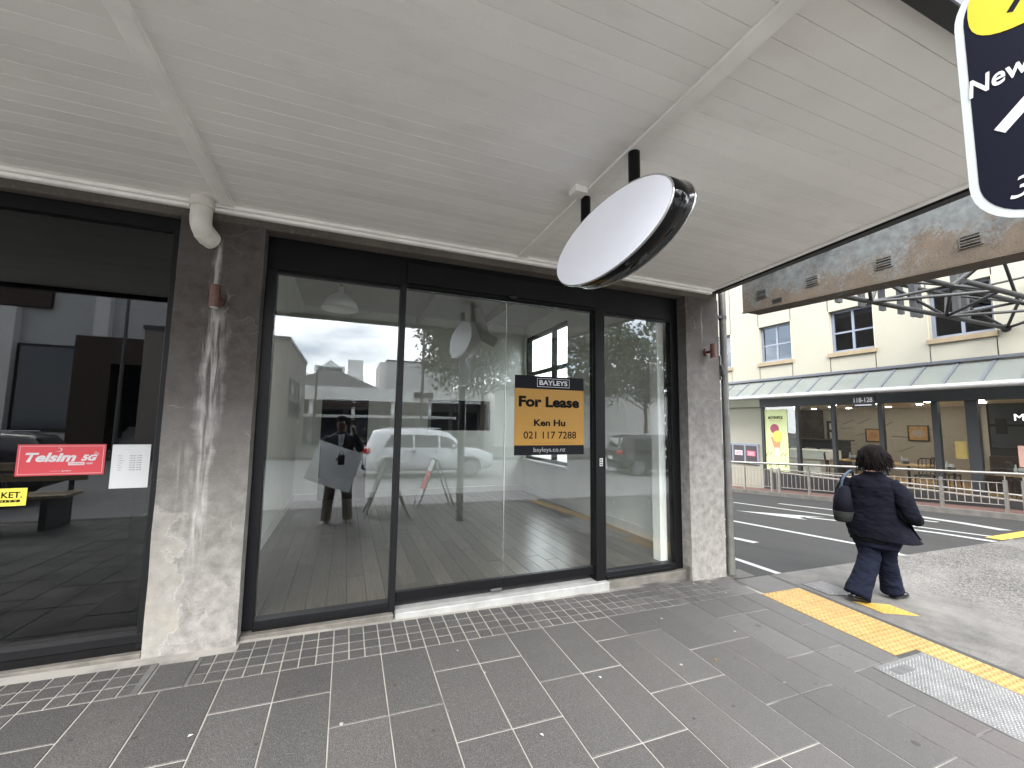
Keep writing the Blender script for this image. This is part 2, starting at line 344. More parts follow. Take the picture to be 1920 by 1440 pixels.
# people
M_skin = simple('skin', (0.52, 0.31, 0.22), 0.5, var=0.06, vscale=20)
q = Mat('black_hair'); hn = q.noise(60, 5, 0.6, q.map((1, 1, 0.2)))
q.base(q.mix(q.ramp(hn, 0.3, 0.7), (0.003, 0.0025, 0.0025), (0.008, 0.006, 0.006))).set(0.75, 0, 0.03).bump(hn, 0.5, 0.006); M_hair = q.m
q = Mat('navy_black_cloth'); q.base(q.mix(q.ramp(q.noise(7, 5), 0.3, 0.7), (0.0026, 0.0029, 0.0052), (0.0048, 0.0053, 0.0088))).set(0.95, 0, 0.06).bump(q.noise(6, 2, 0.5, q.map((1, 1, 1.8))), 0.9, 0.06); M_jacket = q.m
q = Mat('dark_denim'); q.base(q.mix(q.ramp(q.noise(300, 2), 0.3, 0.7), q.mix(q.ramp(q.noise(6, 4), 0.3, 0.7), (0.0026, 0.0034, 0.0078), (0.0055, 0.0072, 0.0150)), (0.0078, 0.0094, 0.0165))).set(0.95, 0, 0.06).bump(q.noise(6, 2.5, 0.5, q.map((1, 1, 1.8))), 0.9, 0.06); M_denim = q.m
M_shirt = simple('black_shirt', (0.0030, 0.0031, 0.0034), 0.95, spec=0.05)
M_patent = simple('black_leather', (0.01, 0.01, 0.011), 0.22, spec=0.5)
M_bag = simple('navy_bag', (0.005, 0.005, 0.0095), 0.85, spec=0.1, var=0.2)
M_bagbase = simple('grey_bag_base', (0.011, 0.012, 0.0115), 0.85, spec=0.1)
M_strap = simple('blue_strap', (0.022, 0.038, 0.062), 0.7, var=0.2)
M_suit = simple('dark_suit', (0.014, 0.015, 0.022), 0.85)
M_trous = simple('taupe_trousers', (0.11, 0.088, 0.07), 0.85)
M_tanshoe = simple('tan_shoe', (0.30, 0.25, 0.20), 0.6)
M_whiteshirt = simple('white_shirt', (0.62, 0.65, 0.74), 0.7)
M_boardw = simple('white_corflute', (0.82, 0.84, 0.86), 0.6, var=0.03)
# far street
M_carw = simple('white_car_paint', (0.70, 0.71, 0.72), 0.2, spec=0.5, var=0.01)
M_carb = simple('black_car_paint', (0.012, 0.012, 0.015), 0.15, spec=0.6, var=0.01)
M_carg = simple('grey_car_paint', (0.05, 0.045, 0.05), 0.2, spec=0.6, var=0.01)
M_carglass = simple('car_glass', (0.02, 0.025, 0.028), 0.05, spec=0.7, var=0)
M_tyre = simple('tyre_rubber', (0.02, 0.02, 0.02), 0.85)
M_rim = simple('alloy_rim', (0.55, 0.55, 0.56), 0.3, 0.8)
M_tail = simple('tail_lamp_red', (0.55, 0.02, 0.02), 0.2)
M_plate = simple('number_plate', (0.75, 0.75, 0.73), 0.5)
M_brownb = simple('brown_cladding', (0.19, 0.165, 0.145), 0.8, var=0.08)
M_pale = simple('pale_building', (0.62, 0.61, 0.58), 0.8, var=0.05)
M_greyb = simple('grey_building', (0.42, 0.42, 0.41), 0.8, var=0.05)
M_whiteb = simple('white_building', (0.70, 0.70, 0.68), 0.7, var=0.05)
M_win = simple('dark_window', (0.03, 0.04, 0.055), 0.08, spec=0.6)
M_rustred = simple('rust_red_cladding', (0.040, 0.022, 0.018), 0.7, var=0.2)
M_tile_roof = simple('grey_roof', (0.25, 0.245, 0.24), 0.8)
M_polegrey = simple('grey_pole', (0.085, 0.085, 0.084), 0.5, 0.3)
M_bark = simple('bark', (0.10, 0.08, 0.06), 0.9, var=0.3, vscale=12, bump=0.5)
q = Mat('tree_leaf'); q.base(q.rndcol(q.mix(q.ramp(q.noise(1.6, 4), 0.3, 0.7), (0.03, 0.042, 0.018), (0.075, 0.09, 0.038)), 0.05)).set(0.6, 0, 0.3); M_leaf = q.m
M_terrain = simple('terrain', (0.12, 0.12, 0.11), 0.9)
# ------------------------------------------------------------------ mesh helpers
class MB:
    def __init__(s): s.v = []; s.f = []; s.sm = []
    def add(s, vs, fs, smooth=False):
        o = len(s.v); s.v += [tuple(v) for v in vs]
        for f in fs: s.f.append(tuple(i + o for i in f)); s.sm.append(smooth)
        return s
    def box(s, x0, x1, y0, y1, z0, z1):
        return s.add([(x, y, z) for x in (x0, x1) for y in (y0, y1) for z in (z0, z1)],
                     [(0, 1, 3, 2), (4, 6, 7, 5), (0, 4, 5, 1), (2, 3, 7, 6), (0, 2, 6, 4), (1, 5, 7, 3)])
    def hexa(s, p):      # eight points: bottom loop of four, top loop of four
        return s.add(p, [(3, 2, 1, 0), (4, 5, 6, 7), (0, 1, 5, 4), (1, 2, 6, 5), (2, 3, 7, 6), (3, 0, 4, 7)])
    def prism(s, poly, vec):
        n = len(poly); v = Vector(vec)
        p = [Vector(a) for a in poly]
        s.add(p + [a + v for a in p], [tuple(range(n))[::-1], tuple(range(n, 2 * n))] + [(i, (i + 1) % n, (i + 1) % n + n, i + n) for i in range(n)])
        return s
    def tube(s, pts, r, n=10, cap=True, smooth=True):
        pts = [Vector(p) for p in pts]; m = len(pts)
        rr = r if isinstance(r, (list, tuple)) else [r] * m
        vs = []; ref = None
        for i, p in enumerate(pts):
            t = (pts[min(i + 1, m - 1)] - pts[max(i - 1, 0)]).normalized()
            if ref is None: ref = Vector((0, 0, 1)) if abs(t.z) < 0.9 else Vector((1, 0, 0))
            a = t.cross(ref).normalized(); b = a.cross(t).normalized(); ref = b if abs(b.dot(t)) < 0.9 else ref
            vs += [p + (a * math.cos(2 * PI * k / n) + b * math.sin(2 * PI * k / n)) * rr[i] for k in range(n)]
        fs = [(i * n + k, i * n + (k + 1) % n, (i + 1) * n + (k + 1) % n, (i + 1) * n + k) for i in range(m - 1) for k in range(n)]
        s.add(vs, fs, smooth)
        if cap:
            s.add(vs[:n], [tuple(range(n))[::-1]]); s.add(vs[-n:], [tuple(range(n))])
        return s
    def loft(s, rings, cap=True, smooth=True):
        n = len(rings[0]); m = len(rings); vs = [v for r in rings for v in r]
        fs = [(i * n + k, i * n + (k + 1) % n, (i + 1) * n + (k + 1) % n, (i + 1) * n + k) for i in range(m - 1) for k in range(n)]
        if cap: fs += [tuple(range(n))[::-1], tuple(range((m - 1) * n, m * n))]
        return s.add(vs, fs, smooth)
    def ball(s, c, r, nu=12, nv=8, fn=None):
        c = Vector(c); r = Vector(r) if not isinstance(r, (int, float)) else Vector((r, r, r))
        vs = []
        for j in range(nv + 1):
            th = PI * j / nv
            for i in range(nu):
                d = Vector((math.sin(th) * math.cos(2 * PI * i / nu), math.sin(th) * math.sin(2 * PI * i / nu), math.cos(th)))
                k = fn(d) if fn else 1.0
                vs.append(c + Vector((d.x * r.x, d.y * r.y, d.z * r.z)) * k)
        fs = [(j * nu + i, (j + 1) * nu + i, (j + 1) * nu + (i + 1) % nu, j * nu + (i + 1) % nu) for j in range(nv) for i in range(nu)]
        return s.add(vs, fs, True)
    def mesh(s, name, mats):
        me = bpy.data.meshes.new(name); me.from_pydata(s.v, [], s.f)
        me.polygons.foreach_set('use_smooth', s.sm)
        for m in (mats if isinstance(mats, (list, tuple)) else [mats]): me.materials.append(m)
        bm = bmesh.new(); bm.from_mesh(me); bmesh.ops.recalc_face_normals(bm, faces=bm.faces); bm.to_mesh(me); bm.free()
        return me

ORIG = {}
def link(o, parent=None):
    COL.objects.link(o)
    if parent is not None:
        o.parent = parent
        L = ORIG.get(parent.name, Vector((0, 0, 0)))
        if L.length: o.matrix_parent_inverse = Matrix.Translation(-L)
    return o
def tag(o, label=None, cat=None, group=None, kind=None):
    for k, v in (('label', label), ('category', cat), ('group', group), ('kind', kind)):
        if v: o[k] = v
    return o
def thing(name, label, cat, loc=(0, 0, 0), group=None, kind=None):
    o = bpy.data.objects.new(name, None); o.location = loc; o.empty_display_size = 0.1
    COL.objects.link(o); ORIG[o.name] = Vector(loc)
    return tag(o, label, cat, group, kind)
def obj(name, mb, mat, parent=None, bevel=0, label=None, seg=1):
    me = mb.mesh(name, mat) if isinstance(mb, MB) else mb
    o = link(bpy.data.objects.new(name, me), parent)
    if bevel:
        b = o.modifiers.new('edge', 'BEVEL'); b.width = bevel; b.segments = seg; b.limit_method = 'ANGLE'; b.angle_limit = R(40)
    if label: o['label'] = label
    return o
def box(name, x0, x1, y0, y1, z0, z1, mat, parent=None, bevel=0, label=None):
    return obj(name, MB().box(min(x0, x1), max(x0, x1), min(y0, y1), max(y0, y1), min(z0, z1), max(z0, z1)), mat, parent, bevel, label)
def struct(name, mb, mat, parent=None):
    o = obj(name, mb, mat, parent)
    if parent is None: o['kind'] = 'structure'
    return o
def dup(root, loc, label=None, rotz=None):
    r = root.copy(); COL.objects.link(r); r.location = loc
    if rotz is not None: r.rotation_euler.z = rotz
    if label: r['label'] = label
    for ch in list(root.children):
        c = ch.copy(); COL.objects.link(c); c.parent = r
        for g in list(ch.children):
            d = g.copy(); COL.objects.link(d); d.parent = c
    return r

def text(name, s, mat, parent, at, right, up, height=None, width=None, bold=0.0, shear=0.0, spacing=1.0, align='CENTER', depth=0.0006, both=False):
    """flat lettering: at = centre (or left middle), right / up = directions on the sign"""
    cu = bpy.data.curves.new(name, 'FONT'); cu.body = s; cu.size = 1.0; cu.shear = shear; cu.space_character = spacing
    cu.offset = bold; cu.extrude = 0.0; cu.resolution_u = 4
    t = bpy.data.objects.new(name, cu); COL.objects.link(t)
    dg = bpy.context.evaluated_depsgraph_get(); dg.update()
    me = bpy.data.meshes.new_from_object(t.evaluated_get(dg))
    bpy.data.objects.remove(t); bpy.data.curves.remove(cu)
    if not len(me.vertices): return None
    xs = [v.co.x for v in me.vertices]; ys = [v.co.y for v in me.vertices]
    x0, x1, y0, y1 = min(xs), max(xs), min(ys), max(ys)
    sx = sy = None
    if height: sy = height / (y1 - y0)
    if width: sx = width / (x1 - x0)
    if sx is None: sx = sy
    if sy is None: sy = sx
    cx = (x0 + x1) / 2 if align == 'CENTER' else x0
    cyy = (y0 + y1) / 2
    A = Vector(at); r_ = Vector(right).normalized(); u_ = Vector(up).normalized()
    for v in me.vertices:
        v.co = A + r_ * ((v.co.x - cx) * sx) + u_ * ((v.co.y - cyy) * sy)
    me.materials.clear(); me.materials.append(mat)
    o = link(bpy.data.objects.new(name, me), parent)
    return o

def gz(x, y): return -0.0172 * x + 0.039 * y          # footpath
def rz(x, y): return -0.0172 * x - 0.070 * (y + 0.1) - 0.0045    # side street falling away
def mz(x, y): return -0.0172 * x - 0.335                          # main road
TILT = (math.atan(0.039), math.atan(0.0172), 0)
def onpath(name, me, x, y, dz, parent, spin=0):
    o = bpy.data.objects.new(name, me); o.location = (x, y, gz(x, y) + dz); o.rotation_euler = TILT
    return link(o, parent)
def sheet(poly, zf, dz=0.0, thick=0.0):
    mb = MB(); top = [(x, y, zf(x, y) + dz) for x, y in poly]; n = len(top)
    if not thick: return mb.add(top, [tuple(range(n))])
    bot = [(x, y, z - thick) for x, y, z in top]
    return mb.add(top + bot, [tuple(range(n)), tuple(range(n, 2 * n))[::-1]] + [(i, (i + 1) % n, (i + 1) % n + n, i + n) for i in range(n)])
def paver_mesh(name, w, d, h=0.03, ch=0.004, mat=None):
    mb = MB(); c = ch
    lo = [(-w / 2, -d / 2, -h), (w / 2, -d / 2, -h), (w / 2, d / 2, -h), (-w / 2, d / 2, -h)]
    mi = [(x, y, -c) for x, y, _ in lo]; hi = [(x * (1 - 2 * c / w), y * (1 - 2 * c / d), 0) for x, y, _ in lo]
    mb.add(lo + mi + hi, [(0, 1, 5, 4), (1, 2, 6, 5), (2, 3, 7, 6), (3, 0, 4, 7), (4, 5, 9, 8), (5, 6, 10, 9), (6, 7, 11, 10), (7, 4, 8, 11), (8, 9, 10, 11)])
    return mb.mesh(name, mat)
# ------------------------------------------------------------------ ground
struct('ground', sheet([(-900, -900), (900, -900), (900, 900), (-900, 900)], lambda x, y: -12.0), M_terrain)
struct('main_road', sheet([(-70, -17.6), (70, -17.6), (70, -5.45), (-70, -5.45)], mz), M_chip)
struct('side_road', sheet([(3.74, -0.102), (12.3, -0.102), (12.3, 40), (3.74, 40)], rz), M_asph)
struct('far_pavement', sheet([(-70, -36), (70, -36), (70, -17.6), (-70, -17.6)], mz, 0.13, 0.4), M_concrete)
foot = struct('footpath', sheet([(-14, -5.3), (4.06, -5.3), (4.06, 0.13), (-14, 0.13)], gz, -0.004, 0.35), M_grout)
struct('kerb', sheet([(-60, -5.45), (4.06, -5.45), (4.06, -5.303), (-60, -5.303)], gz, 0.0, 0.35), M_concrete)
cross = struct('concrete_crossing', sheet([(4.264, -5.45), (16.5, -5.45), (16.5, -0.1), (4.264, -0.1)], gz, -0.002, 0.35), M_agg)
struct('brick_pavement', sheet([(12.42, -0.1), (14.2, -0.1), (14.2, 40), (12.42, 40)], rz, 0.12, 0.5), M_brick)
struct('far_kerb', sheet([(12.3, -0.1), (12.418, -0.1), (12.418, 40), (12.3, 40)], rz, 0.115, 0.5), M_concrete)
struct('bitumen_strip', sheet([(4.204, -5.3), (4.262, -5.3), (4.262, -0.10), (4.204, -0.10)], gz, -0.001, 0.3), M_darkstrip)
struct('corner_slab', sheet([(3.742, -0.1), (4.202, -0.1), (4.202, -0.42), (3.742, -0.42)], gz, -0.0005, 0.2), M_stone)
struct('concrete_joint', sheet([(4.27, -2.06), (13, -2.06), (13, -2.04), (4.27, -2.04)], gz, 0.002), M_darkstrip)

# bluestone pavers in columns 0.29 wide, joints stepping in pairs
PW = 0.29
full = paver_mesh('paver', PW - 0.0055, 0.5705 - 0.0055, mat=M_stone)
half = paver_mesh('paver_half', PW - 0.0055, 0.2855 - 0.0055, mat=M_stone)
cut = {}
for k in range(-16, 13):
    xa = -0.012 + PW * k; xb = xa + PW
    if k == 12: xb = 3.686
    longfirst = ((k // 2) % 2 == 0)
    y = -0.377; first = True; lim = -1.478 if k == 12 else -5.25
    while y > lim + 0.02:
        d = 0.5705 if (longfirst or not first) else 0.2855
        first = False
        ya, yb = y - d, y; y -= d
        if ya < -5.28: ya = -5.28
        xbb = xb
        if k >= 11 and ya < -1.478 < yb - 0.02: ya = -1.478; y = ya
        if k == 11 and yb < -1.47: xbb = 3.352
        w, h = xbb - xa, yb - ya
        if w < 0.05 or h < 0.04: continue
        key = (round(w, 3), round(h, 3))
        if abs(w - PW) < 1e-4 and abs(h - 0.5705) < 1e-4: me = full
        elif abs(w - PW) < 1e-4 and abs(h - 0.2855) < 1e-4: me = half
        else:
            if key not in cut: cut[key] = paver_mesh('paver_cut', w - 0.0055, h - 0.0055, mat=M_stone)
            me = cut[key]
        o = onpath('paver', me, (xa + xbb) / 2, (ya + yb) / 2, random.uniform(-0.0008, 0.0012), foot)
        o.rotation_euler.x += random.uniform(-0.0015, 0.0015); o.rotation_euler.y += random.uniform(-0.002, 0.002)
# small setts along the shopfront
TP = PW / 3
sett = paver_mesh('sett', TP - 0.008, 0.0985 - 0.007, ch=0.003, mat=M_stone)
far = MB(); cnt = 0
for r_ in range(5):
    yc = -0.377 + 0.0985 * (r_ + 0.5)
    for k in range(-50, 36):
        xc = -0.012 + TP * (k + 0.5)
        if yc > -0.045 and not (-0.585 < xc < 3.26 and yc < 0.02): continue
        if yc > 0.02: continue
        if xc > 3.0 and yc < -0.1 and False: continue
        if -1.02 < xc < -0.74 and yc < -0.07: continue
        if xc < -2.1:
            h = TP / 2 - 0.004; e = 0.0457
            far.add([(xc + sx * h, yc + sy * e, gz(xc + sx * h, yc + sy * e)) for sx, sy in ((-1, -1), (1, -1), (1, 1), (-1, 1))], [(0, 1, 2, 3)])
            continue
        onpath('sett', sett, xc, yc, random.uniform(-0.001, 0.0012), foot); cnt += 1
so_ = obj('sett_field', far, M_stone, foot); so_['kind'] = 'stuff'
# larger slabs beside the corner pillar, the channel slab, thin filler by the wall
for (xa, xb, ya, yb) in ((3.45, 3.69, -0.377, -0.03),):
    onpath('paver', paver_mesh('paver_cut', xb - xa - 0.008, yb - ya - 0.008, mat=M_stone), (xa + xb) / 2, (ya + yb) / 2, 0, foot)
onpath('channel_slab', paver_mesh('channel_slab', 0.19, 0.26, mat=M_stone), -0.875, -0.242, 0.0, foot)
onpath('channel_bar', MB().box(-0.016, 0.016, -0.135, 0.135, -0.03, 0.004).mesh('channel_bar', M_steel), -0.998, -0.24, 0.0, foot)
onpath('channel_bar', MB().box(-0.008, 0.008, -0.135, 0.135, -0.03, 0.003).mesh('channel_bar', M_steel), -0.765, -0.24, 0.0, foot)

# tactile paving
tw, td = 0.2555, 0.2555
def tactile_mesh():
    mb = MB(); c = 0.003
    mb.box(-tw / 2 + 0.0015, tw / 2 - 0.0015, -td / 2 + 0.0015, td / 2 - 0.0015, -0.03, 0.0)
    n = 8
    for i in range(5):
        for j in range(6):
            x = (i - 2) * tw / 5; y = (j - 2.5) * td / 6
            lo = [(x + 0.0165 * math.cos(2 * PI * a / n), y + 0.0165 * math.sin(2 * PI * a / n), 0.0) for a in range(n)]
            hi = [(x + 0.011 * math.cos(2 * PI * a / n), y + 0.011 * math.sin(2 * PI * a / n), 0.006) for a in range(n)]
            mb.add(lo + hi, [(a, (a + 1) % n, (a + 1) % n + n, a + n) for a in range(n)] + [tuple(range(n, 2 * n))])
    return mb.mesh('tactile_tile', M_tact)
tm = tactile_mesh()
struct('tactile_bed', sheet([(3.692, -5.25), (4.204, -5.25), (4.204, -0.425), (3.692, -0.425)], gz, -0.003, 0.1), M_darkstrip, foot)
for i in range(2):
    j = 0
    while True:
        y = -0.425 - td * (j + 0.5)
        if y < -5.2 or (i == 0 and y < -1.46): break
        onpath('tactile_tile', tm, 3.692 + tw * (i + 0.5), y, 0.001, foot); j += 1
# steel tread plate
tg = thing('tread_plate', 'long steel tread plate cover set in the footpath beside the yellow tactile strip', 'access cover', (3.64, -2.3, gz(3.64, -2.3)))
fr = sheet([(3.358, -3.1), (3.945, -3.1), (3.945, -1.484), (3.358, -1.484)], gz, 0.001, 0.03)
obj('plate_frame', fr, M_steel, tg)
rb = MB()
for i in range(30):
    for j in range(84):
        x = 3.375 + i * 0.0188; y = -3.08 + j * 0.0188 + (0.0094 if i % 2 else 0)
        if 3.43 < x < 3.62 and -1.60 < y < -1.53: continue
        z = gz(x, y) + 0.0012
        a, b = (0.0085, 0.0032) if (i + j) % 2 else (0.0032, 0.0085)
        rb.add([(x - a, y, z), (x, y - b, z), (x + a, y, z), (x, y + b, z), (x, y, z + 0.003)], [(0, 1, 4), (1, 2, 4), (2, 3, 4), (3, 0, 4)])
t_ = obj('tread_lugs', rb, simple('worn_tread', (0.20, 0.20, 0.20), 0.5, 0.2, var=0.3, vscale=9), tg); t_['kind'] = 'stuff'
obj('maker_plate', sheet([(3.44, -1.595), (3.61, -1.595), (3.61, -1.535), (3.44, -1.535)], gz, 0.0025, 0.006), M_hatch, tg)
# covers in the crossing
def cover(name, label, poly, mat, kerbmat, cross_lines):
    t = thing(name, label, 'access cover', (poly[0][0], poly[0][1], gz(*poly[0])))
    cx = sum(p[0] for p in poly) / len(poly); cy_ = sum(p[1] for p in poly) / len(poly)
    out = [(cx + (x - cx) * 1.06, cy_ + (y - cy_) * 1.06) for x, y in poly]
    obj('cover_frame', sheet(out, gz, 0.0015, 0.02), kerbmat, t)
    obj('cover_lid', sheet(poly, gz, 0.004, 0.02), mat, t)
    if cross_lines:
        mb = MB()
        for i in range(7):
            for j in range(7):
                u, v = (i + .5) / 7, (j + .5) / 7
                x = poly[0][0] * (1 - u) * (1 - v) + poly[1][0] * u * (1 - v) + poly[2][0] * u * v + poly[3][0] * (1 - u) * v
                y = poly[0][1] * (1 - u) * (1 - v) + poly[1][1] * u * (1 - v) + poly[2][1] * u * v + poly[3][1] * (1 - u) * v
                z = gz(x, y) + 0.0042
                mb.add([(x - .014, y - .014, z), (x + .014, y - .014, z), (x + .014, y + .014, z), (x - .014, y + .014, z), (x, y, z + .004)], [(0, 1, 4), (1, 2, 4), (2, 3, 4), (3, 0, 4)])
        s_ = obj('lid_studs', mb, mat, t); s_['kind'] = 'stuff'
cover('hydrant_cover', 'worn yellow access cover in the concrete just beyond the walking woman\'s feet', [(4.40, -0.79), (4.66, -0.93), (4.66, -1.15), (4.40, -1.02)], M_ycover, M_hatch, True)
cover('service_cover', 'flat grey access cover in the concrete by the corner end of the tactile strip', [(4.33, -0.38), (4.62, -0.38), (4.62, -0.74), (4.33, -0.62)], M_hatch, M_darkstrip, True)

# road markings
def stripe(name, pts, w, zf, mat, dz=0.004):
    mb = MB(); L = [Vector((x, y)) for x, y in pts]; a = []; b = []
    for i, p in enumerate(L):
        t = (L[min(i + 1, len(L) - 1)] - L[max(i - 1, 0)]).normalized(); n = Vector((-t.y, t.x)) * (w / 2)
        a.append(p + n); b.append(p - n)
    m = len(L); vs = [(q.x, q.y, zf(q.x, q.y) + dz) for q in a + b]
    mb.add(vs, [(i, i + 1, m + i + 1, m + i) for i in range(m - 1)])
    return struct(name, mb, mat)
stripe('lane_line', [(9.45, -0.1), (9.52, 2.4), (9.62, 4.9), (9.7, 16)], 0.11, rz, M_wline)
stripe('lane_line', [(10.5, 1.2), (10.52, 3.0), (10.5, 4.35)], 0.13, rz, M_wline)
stripe('lane_line', [(6.62, -0.12), (6.84, 0.5), (6.94, 2.6), (7.0, 14)], 0.115, rz, M_wline)
stripe('lane_line', [(5.56, 1.1), (5.5, 2.6)], 0.13, rz, M_wline)
stripe('lane_line', [(4.36, -0.11), (4.47, 0.5), (4.52, 1.4), (4.5, 3.0)], 0.085, rz, M_wline)
stripe('lane_line', [(10.45, 0.3), (10.8, 1.0), (11.15, 2.0)], 0.20, rz, M_wline)
stripe('lane_line', [(8.95, -0.1), (9.05, 0.6), (9.0, 1.5), (8.75, 2.5)], 0.14, rz, M_wline)
struct('arrow_marking', MB().add([(x, y, rz(x, y) + 0.004) for x, y in ((8.28, 3.75), (9.12, 2.35), (8.80, 2.55), (8.55, 2.5), (8.42, 2.25))], [(0, 1, 2, 3, 4)]), M_wline)
struct('yellow_marking', sheet([(9.2, -0.08), (10.6, -0.08), (10.7, 0.16), (9.25, 0.12)], rz, 0.006), M_yline)
stripe('lane_line', [(-60, -11.7), (60, -11.7)], 0.12, mz, M_wline)
stripe('lane_line', [(-3.6, -12.4), (3, -12.0), (6.5, -11.5)], 0.10, mz, M_wline)
for xm in (-9.5, -3.4, 5.2): stripe('parking_line', [(xm, -5.5), (xm + 0.1, -7.6)], 0.10, mz, M_wline)
stripe('parking_line', [(-10, -7.7), (-2.2, -7.7)], 0.10, mz, M_wline)

# ------------------------------------------------------------------ the shop building
shop = thing('shop_building', 'vacant corner shop with stained concrete pillars and a black glazed sliding-door front', 'building', (1.3, 0.1, 0))
G0 = -0.12
def rough_pillar(x0, x1, y0, y1, z0, z1, mat, amp=0.004):
    mb = MB(); nz = 40; nx = 10
    def P(u, v, side):
        x = x0 + (x1 - x0) * u; z = z0 + (z1 - z0) * v
        return x, z
    # one ring per height, slightly uneven arrises
    ring = []
    for j in range(nz + 1):
        z = z0 + (z1 - z0) * j / nz
        def w(a, b): return amp * (mnoise.noise(Vector((a * 3.1, b * 3.1, z * 3.3))) + 0.6 * mnoise.noise(Vector((a * 9, b * 9, z * 11))))
        r_ = []
        for i in range(nx + 1): 
            x = x0 + (x1 - x0) * i / nx; r_.append((x + (w(x, 1) if i in (0, nx) else 0) * 0.9, y0 + w(x, 2) * 0.8, z))
        r_.append((x1 + w(5, 5), y1, z)); r_.append((x0 + w(6, 6), y1, z))
        ring.append(r_)
    mb.loft(ring, True, False)
    return mb
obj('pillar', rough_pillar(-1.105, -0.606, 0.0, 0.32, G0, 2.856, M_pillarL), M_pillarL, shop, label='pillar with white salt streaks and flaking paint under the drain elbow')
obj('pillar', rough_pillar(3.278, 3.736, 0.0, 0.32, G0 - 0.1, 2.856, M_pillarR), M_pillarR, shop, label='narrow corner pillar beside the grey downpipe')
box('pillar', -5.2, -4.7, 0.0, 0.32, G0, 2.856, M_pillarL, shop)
box('lintel', -5.2, 3.733, 0.002, 0.30, 2.852, 2.99, M_lintel, shop, 0.006)
box('added_unseen_upper_wall', -9, 3.73, 0.05, 0.4, 2.991, 9.0, M_lintel, shop)  # upper storey out of view, put in to block light
box('pillar_foot', 3.272, 3.30, 0.02, 0.12, -0.1, 0.075, M_mortar, shop, 0.006)
# roof slab and hidden back parts of the building
box('roof', -9, 3.73, 0.05, 12, 9.0, 9.2, M_lintel, shop)
box('rear_wall', -9, 3.73, 12, 12.2, -1.2, 9.2, M_lintel, shop)
box('side_wall', 3.601, 3.733, 4.905, 12, -1.2, 9, M_lintel, shop)
box('side_wall', 3.601, 3.733, 0.4, 3.04, -1.2, 9, M_lintel, shop)
box('side_wall', 3.601, 3.733, 3.04, 4.905, -1.2, 0.75, M_lintel, shop)
box('side_wall', 3.601, 3.733, 3.04, 4.905, 3.34, 9, M_lintel, shop)
box('side_wall', -9, -8.85, 0.05, 12, -1.2, 9.0, M_lintel, shop)
# inside of the vacant shop
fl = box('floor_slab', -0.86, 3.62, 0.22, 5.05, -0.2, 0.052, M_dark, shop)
pb = {}
for i in range(30):
    x0 = -0.82 + i * 0.148
    if x0 > 3.55: break
    y = 0.22 - random.uniform(0, 1.1)
    while y < 5.0:
        L = random.choice((1.2, 1.45, 1.7)); ya, yb = max(0.22, y), min(5.0, y + L); y += L
        if yb - ya < 0.08: continue
        key = round(yb - ya, 2)
        if key not in pb: pb[key] = MB().box(-0.0718, 0.0718, -key / 2 + 0.0022, key / 2 - 0.0022, -0.018, 0).mesh('floorboard', M_plank)
        o = link(bpy.data.objects.new('floorboard', pb[key]), fl); o.location = (x0 + 0.074, (ya + yb) / 2, 0.07 + random.uniform(-0.0005, 0.0005))
box('inner_wall', -0.90, -0.82, 0.34, 5.1, 0.05, 3.6, M_wall, shop)
iw = [(-0.82, -0.434, .05, 3.6), (0.38, 1.50, .05, 3.6), (2.882, 3.6, .05, 3.6), (-0.434, 0.38, 1.90, 3.6), (1.50, 2.882, 0.05, 1.32), (1.50, 2.882, 1.94, 3.6)]
for a, b, c_, d_ in iw: box('inner_wall', a, b, 5.0, 5.1, c_, d_, M_wall, shop)
box('hatch_trim', 2.80, 2.882, 4.985, 5.09, 1.32, 1.94, M_white, shop)
for (y0, y1, z0, z1) in ((0.33, 3.04, .05, 3.6), (4.905, 5.1, .05, 3.6), (3.04, 4.905, .05, 0.75), (3.04, 4.905, 3.34, 3.6)):
    box('inner_wall', 3.56, 3.6, y0, y1, z0, z1, M_wall, shop)
box('inner_ceiling', -0.9, 3.62, 0.3, 5.1, 3.6, 3.66, M_ceilin, shop)
for xb_ in (-0.1, 1.2, 2.5): box('ceiling_beam', xb_, xb_ + 0.09, 0.35, 5.0, 3.46, 3.6, M_ceilin, shop)
box('ceiling_beam', -0.82, 3.56, 2.6, 2.72, 3.40, 3.6, M_ceilin, shop)
for (a, b, c_, d_) in ((-0.82, -0.434, 4.982, 5.0), (0.38, 3.56, 4.982, 5.0)): box('skirting', a, b, c_, d_, 0.07, 0.19, M_white, shop, 0.004)
box('skirting', -0.82, -0.80, 0.34, 4.98, 0.07, 0.19, M_white, shop, 0.004)
box('skirting', 3.535, 3.56, 0.5, 4.98, 0.07, 0.20, M_white, shop, 0.006)
# dark back room behind the doorway and the serving hatch
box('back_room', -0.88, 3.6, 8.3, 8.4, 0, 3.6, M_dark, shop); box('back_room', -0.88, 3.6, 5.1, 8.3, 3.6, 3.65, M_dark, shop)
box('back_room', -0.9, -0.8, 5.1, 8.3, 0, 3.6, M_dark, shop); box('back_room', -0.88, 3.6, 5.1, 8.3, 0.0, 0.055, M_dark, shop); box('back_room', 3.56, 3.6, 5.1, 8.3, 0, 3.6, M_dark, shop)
# column by the right pane with switch boxes on it
box('inner_pier', 3.10, 3.274, 0.24, 0.36, 0.07, 3.6, M_white, shop, 0.004)
